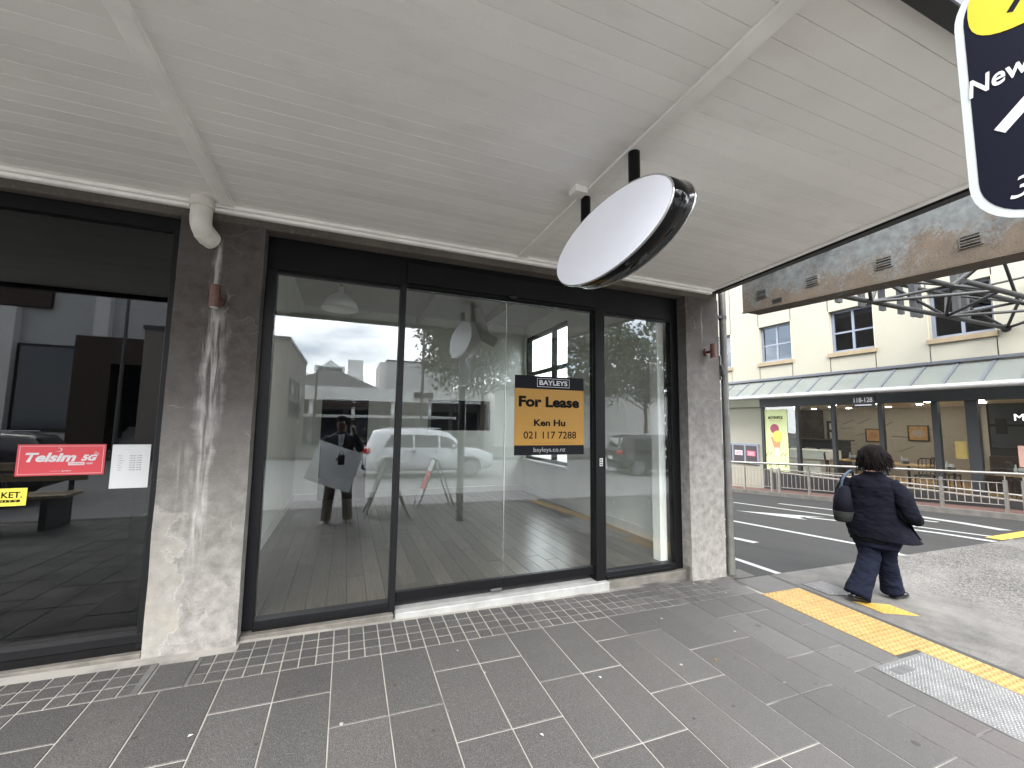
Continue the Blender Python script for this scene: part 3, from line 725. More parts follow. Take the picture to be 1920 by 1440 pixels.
# side window of the shop
wf = box('side_window', 3.585, 3.70, 3.04, 3.10, 0.75, 3.34, M_charcoal, shop)
for (y0, y1, z0, z1) in ((4.85, 4.905, .75, 3.34), (3.10, 4.85, .75, .81), (3.10, 4.85, 3.27, 3.34), (3.66, 3.73, .81, 3.27), (3.10, 4.85, 2.50, 2.57), (3.10, 4.85, 1.62, 1.69)):
    box('window_bar', 3.60, 3.69, y0, y1, z0, z1, M_charcoal, wf)
box('window_pane', 3.640, 3.646, 3.10, 4.85, 0.81, 3.27, M_clear, wf)
box('window_sill', 3.50, 3.70, 3.0, 4.95, 0.70, 0.748, M_white, wf, 0.004)
# pendant lamp, sockets, cable stub and pipe
pl = thing('pendant_lamp', 'pale dome pendant lamp hanging inside behind the left fixed pane', 'lamp', (-0.12, 1.35, 3.6))
obj('lamp_shade', MB().loft([[(-0.12 + r_ * math.cos(2 * PI * k / 20), 1.35 + r_ * math.sin(2 * PI * k / 20), z) for k in range(20)] for r_, z in ((0.03, 2.90), (0.035, 2.84), (0.10, 2.80), (0.16, 2.74), (0.19, 2.66), (0.185, 2.66), (0.15, 2.73))], False), M_white, pl)
obj('lamp_cord', MB().tube([(-0.12, 1.35, 2.9), (-0.12, 1.35, 3.598)], 0.006, 6), M_black, pl)
sk = thing('wall_socket', 'white double socket low on the grey inner wall by the right pane', 'socket', (3.55, 1.75, 0.42))
box('socket_plate', 3.548, 3.56, 1.69, 1.81, 0.37, 0.45, M_white, sk, 0.003); box('switch', 3.543, 3.548, 1.72, 1.74, 0.40, 0.42, M_white, sk)
for nm, lb, zc, dark in (('intercom', 'small white box with a dark lens on the inner pier, upper of two', 1.545, True), ('door_switch', 'small white and black switch on the inner pier, lower of two', 1.19, True)):
    t = thing(nm, lb, 'switch', (3.19, 0.235, zc))
    box('housing', 3.165, 3.215, 0.212, 0.239, zc - 0.055, zc + 0.055, M_white, t, 0.004)
    box('front_panel', 3.160, 3.185, 0.207, 0.211, zc - 0.03, zc + 0.03, M_black, t)
vt = thing('wall_vent', 'white louvred vent low on the inner wall near the right pane', 'vent', (3.55, 0.9, 0.45))
box('vent_frame', 3.552, 3.559, 0.80, 1.02, 0.42, 0.56, M_white, vt)
for i in range(6): box('slat', 3.546, 3.5515, 0.81 + i * 0.034, 0.83 + i * 0.034, 0.43, 0.55, M_wall, vt)
hp = tag(obj('ceiling_duct', MB().tube([(2.15, 3.9, 3.55), (2.12, 3.6, 3.25), (2.15, 3.4, 2.95), (2.3, 3.3, 2.86)], 0.09, 12), M_ceilin), 'fat pale pipe bending down from the shop ceiling, seen through the doors', 'pipe')

# shopfront: frames, fixed panes, sliding doors
sf = thing('shopfront', 'black aluminium shopfront with two sliding glass doors between fixed panes', 'shopfront', (1.35, 0.15, 0.04))
Y0 = 0.12
box('door_header', -0.604, 3.276, Y0, 0.24, 2.604, 2.850, M_blackal, sf, 0.003)
box('header_cover', 0.41, 2.23, 0.095, Y0 - 0.0005, 2.625, 2.80, M_blackal, sf, 0.004)
box('frame_post', -0.604, -0.537, Y0, 0.23, 0.04, 2.603, M_charcoal, sf, 0.003)
box('frame_post', 0.365, 0.411, 0.100, 0.21, 0.018, 2.603, M_charcoal, sf, 0.003)
box('frame_post', 2.228, 2.334, 0.098, 0.21, -0.005, 2.603, M_blackal, sf, 0.003)
box('frame_post', 2.3345, 2.345, 0.125, 0.2, 0.1, 2.60, M_charcoal, sf)
box('frame_post', 3.176, 3.277, Y0, 0.23, 0.03, 2.603, M_blackal, sf, 0.003)
for (a, b) in ((-0.537, 0.365), (2.345, 3.176)):
    box('sill', a, b, 0.118, 0.21, 0.046, 0.094, M_charcoal, sf, 0.003)
    box('sill', a, b, 0.104, 0.1175, 0.030, 0.060, M_blackal, sf, 0.002)
    box('top_rail', a, b, 0.13, 0.20, 2.585, 2.6035, M_blackal, sf)
    box('fixed_pane', a + 0.001, b - 0.001, 0.150, 0.158, 0.094, 2.585, M_glass, sf)
for nm, a, b in (('l', 0.4115, 1.310), ('r', 1.3155, 2.2275)):
    d_ = box('sliding_door', a, b, 0.135, 0.180, 0.084, 0.157, M_blackal, sf, 0.003)
    box('glass_panel', a, b, 0.150, 0.160, 0.157, 2.592, M_glass, d_)
    box('top_rail', a, b, 0.138, 0.176, 2.5925, 2.6035, M_blackal, d_)
box('meeting_edge', 1.3103, 1.3152, 0.149, 0.161, 0.09, 2.59, M_chrome, sf)
box('floor_guide', 1.2, 1.30, 0.128, 0.1345, 0.062, 0.083, M_hatch, sf, 0.002)
tp = box('threshold', 0.412, 2.3335, 0.050, 0.205, -0.05, 0.030, M_alu, sf, 0.003)
for i in range(9): box('ridge', 0.42, 2.326, 0.055 + i * 0.0085, 0.0585 + i * 0.0085, 0.0302, 0.033, M_alu, tp)
sl = box('lock_strip', 2.332, 2.3345, 0.085, 0.0975, 1.06, 1.17, M_paper, sf)
box('keyhole', 2.265, 2.30, 0.0955, 0.0975, 1.085, 1.16, M_paper, sf, 0.002); 
for z_ in (1.10, 1.12, 1.143): box('keypad_button', 2.272, 2.292, 0.0940, 0.0953, z_ - 0.006, z_ + 0.006, M_black, sf)
snr = thing('door_sensor', 'small black sensor on the door header above the meeting doors', 'sensor', (1.35, 0.09, 2.62))
obj('sensor_body', MB().ball((1.35, 0.085, 2.622), (0.05, 0.02, 0.018), 10, 6), M_gloss, snr)
box('plinth', -0.604, 0.40, 0.055, 0.24, -0.1, 0.030, M_mortar, shop, 0.006)
box('plinth', 2.336, 3.276, 0.075, 0.24, -0.12, 0.022, M_mortar, shop, 0.006)

# neighbouring shop window
nb = thing('tinted_shopfront', 'dark tinted shop window in a black frame beyond the stained pillar', 'shopfront', (-2.9, 0.1, 0.05))
box('head_frame', -4.70, -1.108, 0.06, 0.16, 2.76, 2.849, M_blackal, nb, 0.003)
box('frame_post', -1.150, -1.108, 0.04, 0.16, 0.06, 2.759, M_charcoal, nb, 0.003)
box('frame_post', -4.70, -4.64, 0.04, 0.16, 0.06, 2.759, M_blackal, nb, 0.003)
box('frame_post', -2.93, -2.88, 0.05, 0.16, 0.10, 2.759, M_blackal, nb, 0.003)
box('sill', -4.70, -1.109, 0.03, 0.16, 0.10, 0.152, M_charcoal, nb, 0.003)
box('kick_plate', -4.70, -1.109, 0.045, 0.16, 0.045, 0.0995, M_blackal, nb, 0.003)
for a, b in ((-4.639, -2.931), (-2.879, -1.151)): box('window_pane', a, b, 0.096, 0.104, 0.152, 2.76, M_glassd, nb)
box('plinth', -4.70, -1.106, 0.005, 0.24, -0.1, 0.044, M_mortar, shop, 0.006)
for (a, b, c_, d_, e, f) in ((-8.8, -0.92, 6.0, 6.1, 0, 3.6), (-8.8, -0.92, 0.4, 6, 3.5, 3.6), (-8.8, -0.92, 0.24, 6, -0.1, 0.05), (-0.92, -0.905, 0.34, 6, 0, 3.6)):
    box('shop_shell', a, b, c_, d_, e, f, M_dark, nb)
for i, x_ in enumerate((-1.55, -1.42, -1.33)):
    box('curtain', x_, x_ + (0.10, 0.06, 0.09)[i], 0.62, 0.64, 0.05, 1.0, M_hatch, nb)
box('shop_counter', -3.4, -1.62, 1.1, 1.2, 0.05, 1.05, M_fascia, nb)

# ------------------------------------------------------------------ canopy
can = thing('canopy', 'white boarded street canopy overhead with two battens', 'canopy', (0, -1.3, 2.95))
Zc = 2.950
def xr(y): return 3.632 + 0.100 * y
bays = [(-6.0, -0.868), (-0.792, 1.322), (1.400, None)]
pitch = 0.0975
n = 27
def board(xa, xb0, xb1, ya, yb):
    g = 0.0010; c = 0.0018
    mb = MB()
    lo = [(xa, ya + c, Zc), (xb0, ya + c, Zc), (xb1, yb - c, Zc), (xa, yb - c, Zc)]
    mi = [(xa, ya + g, Zc + c), (xb0, ya + g, Zc + c), (xb1, yb - g, Zc + c), (xa, yb - g, Zc + c)]
    hi = [(x, y, Zc + 0.018) for x, y, z in mi]
    mb.add(lo + mi + hi, [(3, 2, 1, 0), (0, 1, 5, 4), (1, 2, 6, 5), (2, 3, 7, 6), (3, 0, 4, 7), (4, 5, 9, 8), (5, 6, 10, 9), (6, 7, 11, 10), (7, 4, 8, 11), (8, 9, 10, 11)])
    return mb
for i in range(n):
    yb = -0.005 - pitch * i; ya = yb - pitch
    if ya < -2.63: ya = -2.63
    for a, b in bays:
        if b is None: m_ = board(a - 0.02, xr(ya) - 0.02, xr(yb) - 0.02, ya, yb)
        else: m_ = board(a - 0.02, b + 0.02, b + 0.02, ya, yb)
        obj('ceiling_board', m_, M_board, can)
box('deck', -6, 3.3, -2.63, 0.04, 2.969, 3.0, M_lintel, can)
for a, b in ((-0.866, -0.794), (1.324, 1.398)):
    box('batten', a, b, -2.63, -0.078, 2.930, 2.9495, M_trim, can, 0.003)
    box('batten_lip', b - 0.012, b + 0.010, -2.63, -0.078, 2.934, 2.9493, M_trim, can)
box('cornice', -6, 3.62, -0.045, -0.001, 2.905, 2.9490, M_trim, can, 0.006)
box('cornice_bead', -6, 3.62, -0.078, -0.0455, 2.925, 2.9492, M_trim, can, 0.005)
# outer fascia and the cut end with its gutter
box('fascia', -6, 3.37, -2.70, -2.632, 2.90, 3.24, M_fascia, can, 0.004)
def edge(name, o0, o1, z0, z1, mat):
    obj(name, MB().hexa([(xr(0) + o0, 0.0, z0), (xr(0) + o1, 0.0, z0), (xr(-2.63) + o1, -2.63, z0), (xr(-2.63) + o0, -2.63, z0), (xr(0) + o0, 0, z1), (xr(0) + o1, 0, z1), (xr(-2.63) + o1, -2.63, z1), (xr(-2.63) + o0, -2.63, z1)]), mat, can)
edge('edge_trim', -0.035, 0.010, 2.936, 2.9494, M_trim)
edge('edge_bead', 0.0105, 0.040, 2.944, 2.975, M_fin)
edge('edge_gap', 0.0405, 0.052, 2.955, 2.985, M_black)
edge('edge_gutter', 0.0525, 0.125, 2.935, 3.05, M_fascia)
box('roof_sheet', -6, 3.5, -2.66, 0.04, 3.06, 3.10, M_fascia, can)
sb = tag(box('ceiling_box', 1.235, 1.322, -1.225, -1.135, 2.905, 2.948, M_trim, None, 0.004), 'small white junction box on the canopy ceiling beside the oval sign\'s inner post', 'junction box')
# drain elbow
el = thing('drain_elbow', 'white plastic drain elbow dropping from the canopy into the stained pillar', 'drain pipe', (-0.95, -0.09, 2.94))
obj('collar', MB().tube([(-0.965, -0.095, 2.948), (-0.965, -0.095, 2.885)], 0.070, 20), M_pvc, el)
pts = [(-0.965, -0.095, 2.89), (-0.965, -0.095, 2.80)] + [(-0.965 + 0.05 * (1 - math.cos(t)), -0.095 + 0.10 * (1 - math.cos(t)), 2.80 - 0.095 * math.sin(t)) for t in (0.25, 0.5, 0.75, 1.0, 1.25, 1.5)]
obj('bend', MB().tube(pts, 0.062, 20), M_pvc, el)
obj('socket_rim', MB().tube([pts[-4], pts[-2]], 0.067, 20), M_pvc, el)
# up-down lamps on the pillars
def wall_lamp(x, z, lab):
    t = thing('wall_lamp', lab, 'wall lamp', (x, 0, z), 'brown cylinder lamps on the pillars')
    obj('lamp_body', MB().tube([(x, -0.10, z - 0.075), (x, -0.10, z + 0.075)], 0.031, 18), M_copper, t)
    obj('bracket', MB().tube([(x, -0.075, z), (x, -0.02, z)], 0.016, 10), M_copper, t)
    obj('wall_plate', MB().tube([(x, -0.022, z), (x, 0.002, z)], 0.038, 16), M_copper, t)
    obj('lens', MB().tube([(x, -0.10, z - 0.078), (x, -0.10, z - 0.0755)], 0.024, 14), M_lens, t)
wall_lamp(-0.853, 2.295, 'brown cylinder lamp on the streaked left pillar')
wall_lamp(3.545, 2.265, 'brown cylinder lamp on the corner pillar by the downpipe')
# pipes on the corner
dp = thing('downpipe', 'tall grey round downpipe standing at the building corner', 'downpipe', (3.835, 0.03, -0.07))
obj('pipe', MB().tube([(3.835, 0.03, gz(3.8, 0)), (3.835, 0.03, 6.0)], 0.038, 16), M_pipe, dp)
obj('pipe_sleeve', MB().tube([(3.835, 0.03, 0.62), (3.835, 0.03, 0.72)], 0.043, 16), M_pipe, dp)
obj('shoe', MB().tube([(3.835, 0.03, gz(3.8, 0)), (3.835, 0.03, 0.12)], 0.043, 16), M_pipe, dp)
obj('pipe_clip', MB().tube([(3.835, 0.03, 2.66), (3.835, 0.03, 2.70)], 0.043, 16), M_pipedark, dp)
box('clip_arm', 3.74, 3.80, 0.0, 0.03, 2.665, 2.695, M_pipedark, dp)
d2 = tag(obj('waste_pipe', MB().tube([(3.772, 0.10, -0.2), (3.772, 0.10, 6.0)], 0.030, 12), M_pipedark), 'thin dark pipe between the corner pillar and the grey downpipe', 'pipe')
cb = thing('security_camera', 'small dark camera on a bracket squeezed behind the corner downpipe', 'camera', (3.77, 0.05, 2.1))
obj('camera_body', MB().tube([(3.755, 0.0, 2.14), (3.765, -0.02, 2.02)], 0.022, 10), M_black, cb); box('camera_bracket', 3.738, 3.752, -0.01, 0.05, 1.98, 2.24, M_pipe, cb)

# hanging oval light box
ov = thing('oval_sign', 'blank white oval light box in a glossy black rim under the canopy', 'hanging sign', (1.38, -1.42, 2.94))
cy0, cz0, a_, b_ = -1.432, 2.518, 0.545, 0.215
def ell(x, k=1.0, N=72): return [(x, cy0 + a_ * k * math.cos(2 * PI * i / N), cz0 + b_ * (1 - (1 - k) * a_ / b_) * math.sin(2 * PI * i / N)) for i in range(N)]
obj('rim', MB().loft([ell(1.287), ell(1.412)], True, True), M_gloss, ov)
obj('face', MB().loft([ell(1.281, 0.988), ell(1.2868, 0.988)], True, False), M_acrylic, ov)
obj('rear_face', MB().loft([ell(1.4122, 0.988), ell(1.418, 0.988)], True, False), M_acrylic, ov)
for nm, xx in (('front_edge', 1.287), ('rear_edge', 1.412)):
    e = ell(xx, 0.997); obj(nm, MB().tube(e + [e[0]], 0.0045, 8, False), M_chrome, ov)
for y_ in (-1.130, -1.616): obj('hanger_post', MB().tube([(1.362, y_, 2.9485), (1.362, y_, 2.66)], 0.031, 18), M_blackal, ov)
# ------------------------------------------------------------------ posters and stickers on the glass
Ls = thing('lease_poster', 'gold and navy For Lease poster stuck on the right sliding door', 'poster', (1.76, 0.146, 1.2))
box('poster_sheet', 1.402, 2.122, 0.1470, 0.1490, 1.196, 1.922, M_gold, Ls)
box('top_band', 1.402, 2.122, 0.1462, 0.1469, 1.802, 1.922, M_navy, Ls)
box('bottom_band', 1.402, 2.122, 0.1462, 0.1469, 1.196, 1.284, M_navy, Ls)
RX, UZ = (1, 0, 0), (0, 0, 1)
yy = 0.1456
mbx = MB()
for (a, b, c_, d_) in ((1.625, 1.965, 1.899, 1.903), (1.625, 1.965, 1.822, 1.826), (1.625, 1.629, 1.826, 1.899), (1.961, 1.965, 1.826, 1.899)): mbx.box(a, b, 0.1455, 0.1461, c_, d_)
obj('logo_box', mbx, M_letgrey, Ls)
text('lettering', 'BAYLEYS', M_letgrey, Ls, (1.795, yy, 1.8625), RX, UZ, 0.046, 0.295, 0.03)
text('lettering', 'For Lease', M_letb, Ls, (1.757, yy, 1.683), RX, UZ, 0.100, 0.63, 0.045)
text('lettering', 'Ken Hu', M_letb, Ls, (1.757, yy, 1.490), RX, UZ, 0.062, 0.325, 0.035)
text('lettering', '021 117 7288', M_letb, Ls, (1.765, yy, 1.377), RX, UZ, 0.066, 0.545, 0.008)
box('small_print', 1.575, 2.02, 0.1455, 0.1461, 1.303, 1.3045, M_letb, Ls)
text('lettering', 'bayleys.co.nz', M_letw, Ls, (1.757, yy, 1.238), RX, UZ, 0.052, 0.325, -0.014)

ts = thing('phone_sticker', 'red Telsim 5G sticker on the dark tinted shop window', 'sticker', (-1.61, 0.09, 1.13))
Y1 = 0.0925
box('sticker_sheet', -1.822, -1.410, Y1, 0.0945, 1.127, 1.315, M_red, ts)
mbx = MB()
for (a, b, c_, d_) in ((-1.812, -1.420, 1.3035, 1.3055), (-1.812, -1.420, 1.1365, 1.1385), (-1.812, -1.810, 1.1385, 1.3035), (-1.422, -1.420, 1.1385, 1.3035)): mbx.box(a, b, Y1 - 0.0006, Y1 - 0.0001, c_, d_)
obj('border', mbx, M_letw, ts)
yl = Y1 - 0.0005
text('lettering', 'Telsim', M_letw, ts, (-1.667, yl, 1.237), RX, UZ, 0.056, 0.235, 0.04, 0.28)
text('lettering', '5G', M_letw, ts, (-1.487, yl, 1.232), RX, UZ, 0.038, 0.078, 0.055, 0.28)
mo = MB(); mo.tube([(-1.640 + 0.020 * math.cos(t), yl, 1.283 + 0.011 * math.sin(t)) for t in [R(x) for x in range(-110, 100, 20)]], [0.0006 + 0.002 * math.sin(PI * i / 10) for i in range(11)], 6)
for r_ in (0.022, 0.029, 0.036): mo.tube([(-1.475 + r_ * math.cos(R(t)), yl, 1.237 + r_ * math.sin(R(t))) for t in range(20, 80, 12)], 0.0012, 5)
obj('emblem', mo, M_letw, ts)
box('tag_box', -1.585, -1.508, yl, yl + 0.0005, 1.187, 1.206, M_letw, ts)
text('lettering', 'AVAILABLE', M_red, ts, (-1.547, yl - 0.0004, 1.1965), RX, UZ, 0.009, 0.066, 0.01)
text('lettering', 'HERE', M_letw, ts, (-1.484, yl, 1.1965), RX, UZ, 0.010, 0.034, 0.02, 0.2)
text('lettering', 'Powered by', M_letw, ts, (-1.640, yl, 1.153), RX, UZ, 0.006, 0.05, 0.0)
obj('emblem_dot', MB().tube([(-1.607, yl, 1.153), (-1.607, yl + 0.0005, 1.153)], 0.004, 12), M_letw, ts)
box('footer_bar', -1.598, -1.568, yl, yl + 0.0005, 1.1515, 1.1550, M_letw, ts)
hr = thing('hours_notice', 'white paper opening hours notice taped beside the red sticker', 'notice', (-1.28, 0.09, 1.04))
box('notice_sheet', -1.378, -1.182, Y1, 0.0945, 1.036, 1.312, M_paper, hr)
text('lettering', 'Opening Hours', M_letgrey, hr, (-1.275, yl, 1.285), RX, UZ, 0.007, 0.056)
for i, (d_, h) in enumerate(zip(('Monday', 'Tuesday', 'Wednesday', 'Thursday', 'Friday', 'Saturday', 'Sunday'), ('10:00 AM - 6:00 PM',) * 5 + ('10:00 AM - 5:00 PM', '10:00 AM - 5:00 PM'))):
    z = 1.240 - i * 0.0148
    text('lettering', d_, M_letb, hr, (-1.345, yl, z), RX, UZ, 0.006, None, 0.004, align='LEFT')
    text('lettering', h, M_letb, hr, (-1.287, yl, z), RX, UZ, 0.006, 0.062, 0.004, align='LEFT')
ms_ = thing('market_sticker', 'yellow sticker reading market at the left edge of the tinted window', 'sticker', (-1.9, 0.09, 0.96))
box('sticker_sheet', -2.06, -1.757, Y1, 0.0945, 0.955, 1.058, M_yel, ms_)
text('lettering', 'MARKET.', M_letb, ms_, (-1.871, yl, 1.019), RX, UZ, 0.036, 0.19, 0.025)
box('black_band', -2.03, -1.783, yl, yl + 0.0005, 0.976, 0.991, M_letb, ms_)
text('lettering', 'C O M M U N I T Y', M_yel, ms_, (-1.905, yl - 0.0004, 0.9835), RX, UZ, 0.008, 0.22, 0.01)

# ------------------------------------------------------------------ navy wayfinding sign on its pole
wp = thing('wayfinding_sign', 'navy wayfinding sign with yellow logo and white reflective border on a grey pole', 'sign', (1.80, -3.44, gz(1.8, -3.44)))
SX = 1.79; sy0, sy1, sz0, sz1 = -2.702, -3.40, 2.085, 2.925
def rrect(y0, y1, z0, z1, r_, x):
    p = []
    for cy_, cz_, a0 in ((y1 + r_, z0 + r_, 180), (y0 - r_, z0 + r_, 270), (y0 - r_, z1 - r_, 0), (y1 + r_, z1 - r_, 90)):
        p += [(x, cy_ + r_ * math.cos(R(a0 + t)), cz_ + r_ * math.sin(R(a0 + t))) for t in range(0, 91, 10)]
    return p
obj('sign_border', MB().prism(rrect(sy0, sy1, sz0, sz1, 0.15, SX), (0.004, 0, 0)), M_refl, wp)
obj('sign_panel', MB().prism(rrect(sy0 - 0.022, sy1 + 0.022, sz0 + 0.022, sz1 - 0.022, 0.13, SX - 0.0012), (0.001, 0, 0)), M_signnavy, wp)
yl_ = [(SX - 0.0026, -2.93 + 0.195 * math.copysign(abs(math.cos(t)) ** 0.75, math.cos(t)) , 2.79 + 0.128 * math.copysign(abs(math.sin(t)) ** 0.75, math.sin(t))) for t in [2 * PI * i / 40 for i in range(40)]]
obj('logo_patch', MB().prism(yl_, (0.001, 0, 0)), M_signyel, wp)
RY = (0, -1, 0); xs_ = SX - 0.0032
def strokes(name, pts, r_, mat, parent):
    mb = MB()
    for a, b in zip(pts[:-1], pts[1:]):
        a, b = Vector((0, *a)), Vector((0, *b)); d_ = (b - a).normalized(); n_ = Vector((0, -d_.z, d_.y)) * r_
        mb.add([(xs_, *(p_.yz)) for p_ in (a + n_, b + n_, b - n_, a - n_)], [(0, 1, 2, 3)])
    return obj(name, mb, mat, parent)
strokes('logo_letter', [(-2.805, 2.875), (-2.818, 2.80), (-2.865, 2.81), (-2.93, 2.87)], 0.009, M_signnavy, wp)
strokes('logo_letter', [(-2.822, 2.725), (-2.855, 2.77), (-2.91, 2.775)], 0.008, M_signnavy, wp)
text('lettering', 'New', M_letw, wp, (xs_, -2.722, 2.549), RY, UZ, 0.058, 0.130, 0.018, 0.1, align='LEFT')
strokes('arrow', [(-2.778, 2.375), (-2.985, 2.57)], 0.016, M_letw, wp)
strokes('arrow', [(-2.885, 2.575), (-2.990, 2.575), (-2.990, 2.47)], 0.016, M_letw, wp)
text('lettering', '3', M_letw, wp, (xs_, -2.785, 2.185), RY, UZ, 0.062, 0.05, 0.0, 0.3, align='LEFT')
obj('pole', MB().tube([(1.862, -3.44, gz(1.86, -3.44)), (1.862, -3.44, 3.3)], 0.062, 18), M_polegrey, wp)
for z_ in (2.3, 2.85):
    box('pole_clamp', 1.795, 1.88, -3.40, -3.36, z_ - 0.02, z_ + 0.02, M_steel, wp)

# ------------------------------------------------------------------ rusty beam and space frame
rbm = thing('rusty_beam', 'rust-streaked galvanised box beam just beyond the canopy edge', 'beam', (5.1, -1.5, 3.0))
def zb(y): return 3.040 + (y - 0.72) * 0.047
L0, L1 = 0.715, -2.15
obj('beam_body', MB().hexa([(5.0, L0, zb(L0)), (5.32, L0, zb(L0)), (5.32, L1, zb(L1)), (5.0, L1, zb(L1)), (5.0, L0, zb(L0) + 0.62), (5.32, L0, zb(L0) + 0.62), (5.32, L1, zb(L1) + 0.62), (5.0, L1, zb(L1) + 0.62)]), M_rust, rbm, 0.006)
obj('lower_lip', MB().hexa([(4.985, L0 + .003, zb(L0) - 0.012), (5.03, L0 + .003, zb(L0) - 0.012), (5.03, L1, zb(L1) - 0.012), (4.985, L1, zb(L1) - 0.012), (4.985, L0 + .003, zb(L0) - 0.0005), (5.03, L0 + .003, zb(L0) - 0.0005), (5.03, L1, zb(L1) - 0.0005), (4.985, L1, zb(L1) - 0.0005)]), M_rust, rbm)
for yv in (0.42, -0.22, -0.92, -1.55):
    zz = zb(yv) + 0.19
    lv = obj('louvre_vent', MB().box(4.988, 4.9995, yv - 0.075, yv + 0.075, zz - 0.055, zz + 0.055), M_rust, rbm)
    for k in range(4):
        z0 = zz - 0.045 + k * 0.027
        obj('slot', MB().add([(4.9872, yv - 0.062, z0), (4.9872, yv + 0.062, z0), (4.978, yv + 0.062, z0 + 0.012), (4.978, yv - 0.062, z0 + 0.012), (4.987, yv - 0.062, z0 + 0.014), (4.987, yv + 0.062, z0 + 0.014)], [(0, 1, 2, 3), (3, 2, 5, 4)]), M_black if k % 2 == 0 else M_rust, lv)
box('rust_hole', 4.9965, 4.9995, 0.28, 0.16, zb(0.22) + 0.03, zb(0.22) + 0.085, M_black, rbm)
for yv in (0.15, -0.5): obj('support_arm', MB().tube([(5.1, yv, zb(yv) + 0.55), (3.70, max(yv, 0.1), 3.62)], 0.03, 8), M_truss, rbm)
obj('support_arm', MB().tube([(5.1, -1.9, zb(-1.9) + 0.5), (3.3, -1.9, 3.08)], 0.03, 8), M_truss, rbm)

tr = thing('space_frame', 'dark grey tubular space frame spanning over the side street', 'space frame', (9.7, 1.0, 3.7))
def tb(name, a, b, r_): obj(name, MB().tube([a, b], r_, 12), M_truss, tr)
L1 = [(8.50 + 2.42 * i, 1.0, 3.70) for i in range(4)]
L0 = [(9.71 + 2.42 * i, -0.15, 3.72) for i in range(3)]
U1 = [(7.29 + 2.42 * i, 0.42, 3.98) for i in range(4)]
U2 = [(9.70 + 2.42 * i, 1.45, 4.42) for i in range(3)]
U3 = [(10.9 + 2.42 * i, 0.2, 4.75) for i in range(3)]
for row, x0 in ((L1, 7.36), (U1, 6.38), (U2, 8.13), (L0, 8.6), (U3, 9.0)):
    tb('chord', (x0, *row[0][1:]), (16.2, *row[0][1:]), 0.042)
def brace(A, B, r_=0.027, lim=1.6):
    for a in A:
        for b in B:
            if abs(a[0] - b[0]) < lim: tb('diagonal', a, b, r_)
brace(L1, U1); brace(L1, U2); brace(L0, U1, 0.026, 1.3); brace(L1, L0, 0.028, 1.3); brace(U1, U2, 0.024, 0.6); brace(U3, U1, 0.026, 1.3); brace(U3, U2, 0.024, 1.3)
obj('node_ball', MB().ball(L1[2], 0.10, 12, 8), M_truss, tr)
for k, x_ in enumerate((8.70, 9.42, 10.10, 10.75, 11.44)):
    box('fin', x_ - 0.07, x_ + 0.07, 1.60, 1.66, 3.88, 5.6, M_fin, tr)
for x_ in (10.4, 12.0, 12.35): box('post', x_ - 0.06, x_ + 0.06, 1.2, 1.30, 3.86 if x_ > 11 else 3.70, 5.6, M_fin, tr)

# ------------------------------------------------------------------ cafe across the side street
FX = 13.3
cafe = thing('cafe_building', 'cream rendered building with blue-grey windows above a glazed cafe front', 'building', (FX + 3, 5, -0.5))
wy = [(6.84 + 2.28 * k, 5.72 + 2.28 * k) for k in (3, 2, 1, 0, -1, -2, -3, -4)]     # window openings, far to near
W0, W1 = 3.68, 4.93; V0, V1 = 6.9, 8.15
cols_ = []
def facade(z0, z1, ya, yb): cols_.append((ya, yb, z0, z1))
ye, ys_ = 20.0, -4.2
# wall pieces around the openings, butted
for (za, zb_) in ((3.02, W0), (W1, V0), (V1, 9.5)): box('facade_wall', FX, FX + 0.3, ys_, ye, za, zb_, M_cream, cafe)
for (za, zb_) in ((W0, W1), (V0, V1)):
    prev = ye
    for (a, b) in wy:
        box('facade_wall', FX, FX + 0.3, a, prev, za, zb_, M_cream, cafe); prev = b
    box('facade_wall', FX, FX + 0.3, ys_, prev, za, zb_, M_cream, cafe)
for (za, zb_) in ((W0, W1), (V0, V1)):
    for (a, b) in wy:
        t = obj('window', MB().box(FX + 0.13, FX + 0.19, b, b + 0.07, za, zb_).box(FX + 0.13, FX + 0.19, a - 0.07, a, za, zb_).box(FX + 0.13, FX + 0.19, b + .07, a - .07, za, za + 0.07).box(FX + 0.13, FX + 0.19, b + .07, a - .07, zb_ - 0.07, zb_), M_blueframe, cafe)
        ym = (a + b) / 2; zm = za + (zb_ - za) * 0.47
        box('glazing_bar', FX + 0.135, FX + 0.185, ym - 0.03, ym + 0.03, za + .07, zb_ - .07, M_blueframe, t)
        box('glazing_bar', FX + 0.137, FX + 0.183, b + .07, ym - .03, zm - 0.025, zm + 0.025, M_blueframe, t); box('glazing_bar', FX + 0.137, FX + 0.183, ym + .03, a - .07, zm - 0.025, zm + 0.025, M_blueframe, t)
        box('pane', FX + 0.155, FX + 0.162, b + .07, a - .07, za + .07, zb_ - .07, M_upglass, t)
        box('blind', FX + 0.24, FX + 0.26, b, a, za + (0.62 if (a > 5) else 0.85) * (zb_ - za), zb_, M_paleframe, t)
        box('window_sill', FX - 0.06, FX - 0.0005, b - 0.05, a + 0.05, za - 0.13, za - 0.005, M_ochre, cafe, 0.006)
        for yj in (a + 0.012, b - 0.012): box('render_joint', FX - 0.004, FX - 0.0005, yj - 0.007, yj + 0.007, 3.03, za - 0.131, M_joint, cafe)
        for yj in (a + 0.012, b - 0.012): box('render_joint', FX - 0.004, FX - 0.0005, yj - 0.007, yj + 0.007, W1 + 0.02, V0 - 0.14, M_joint, cafe)
box('upper_room', FX + 1.3, FX + 1.4, ys_, ye, 3.0, 9.4, M_fascia, cafe)
box('parapet', FX - 0.08, FX + 6, ys_, ye, 9.501, 9.8, M_ochre, cafe)
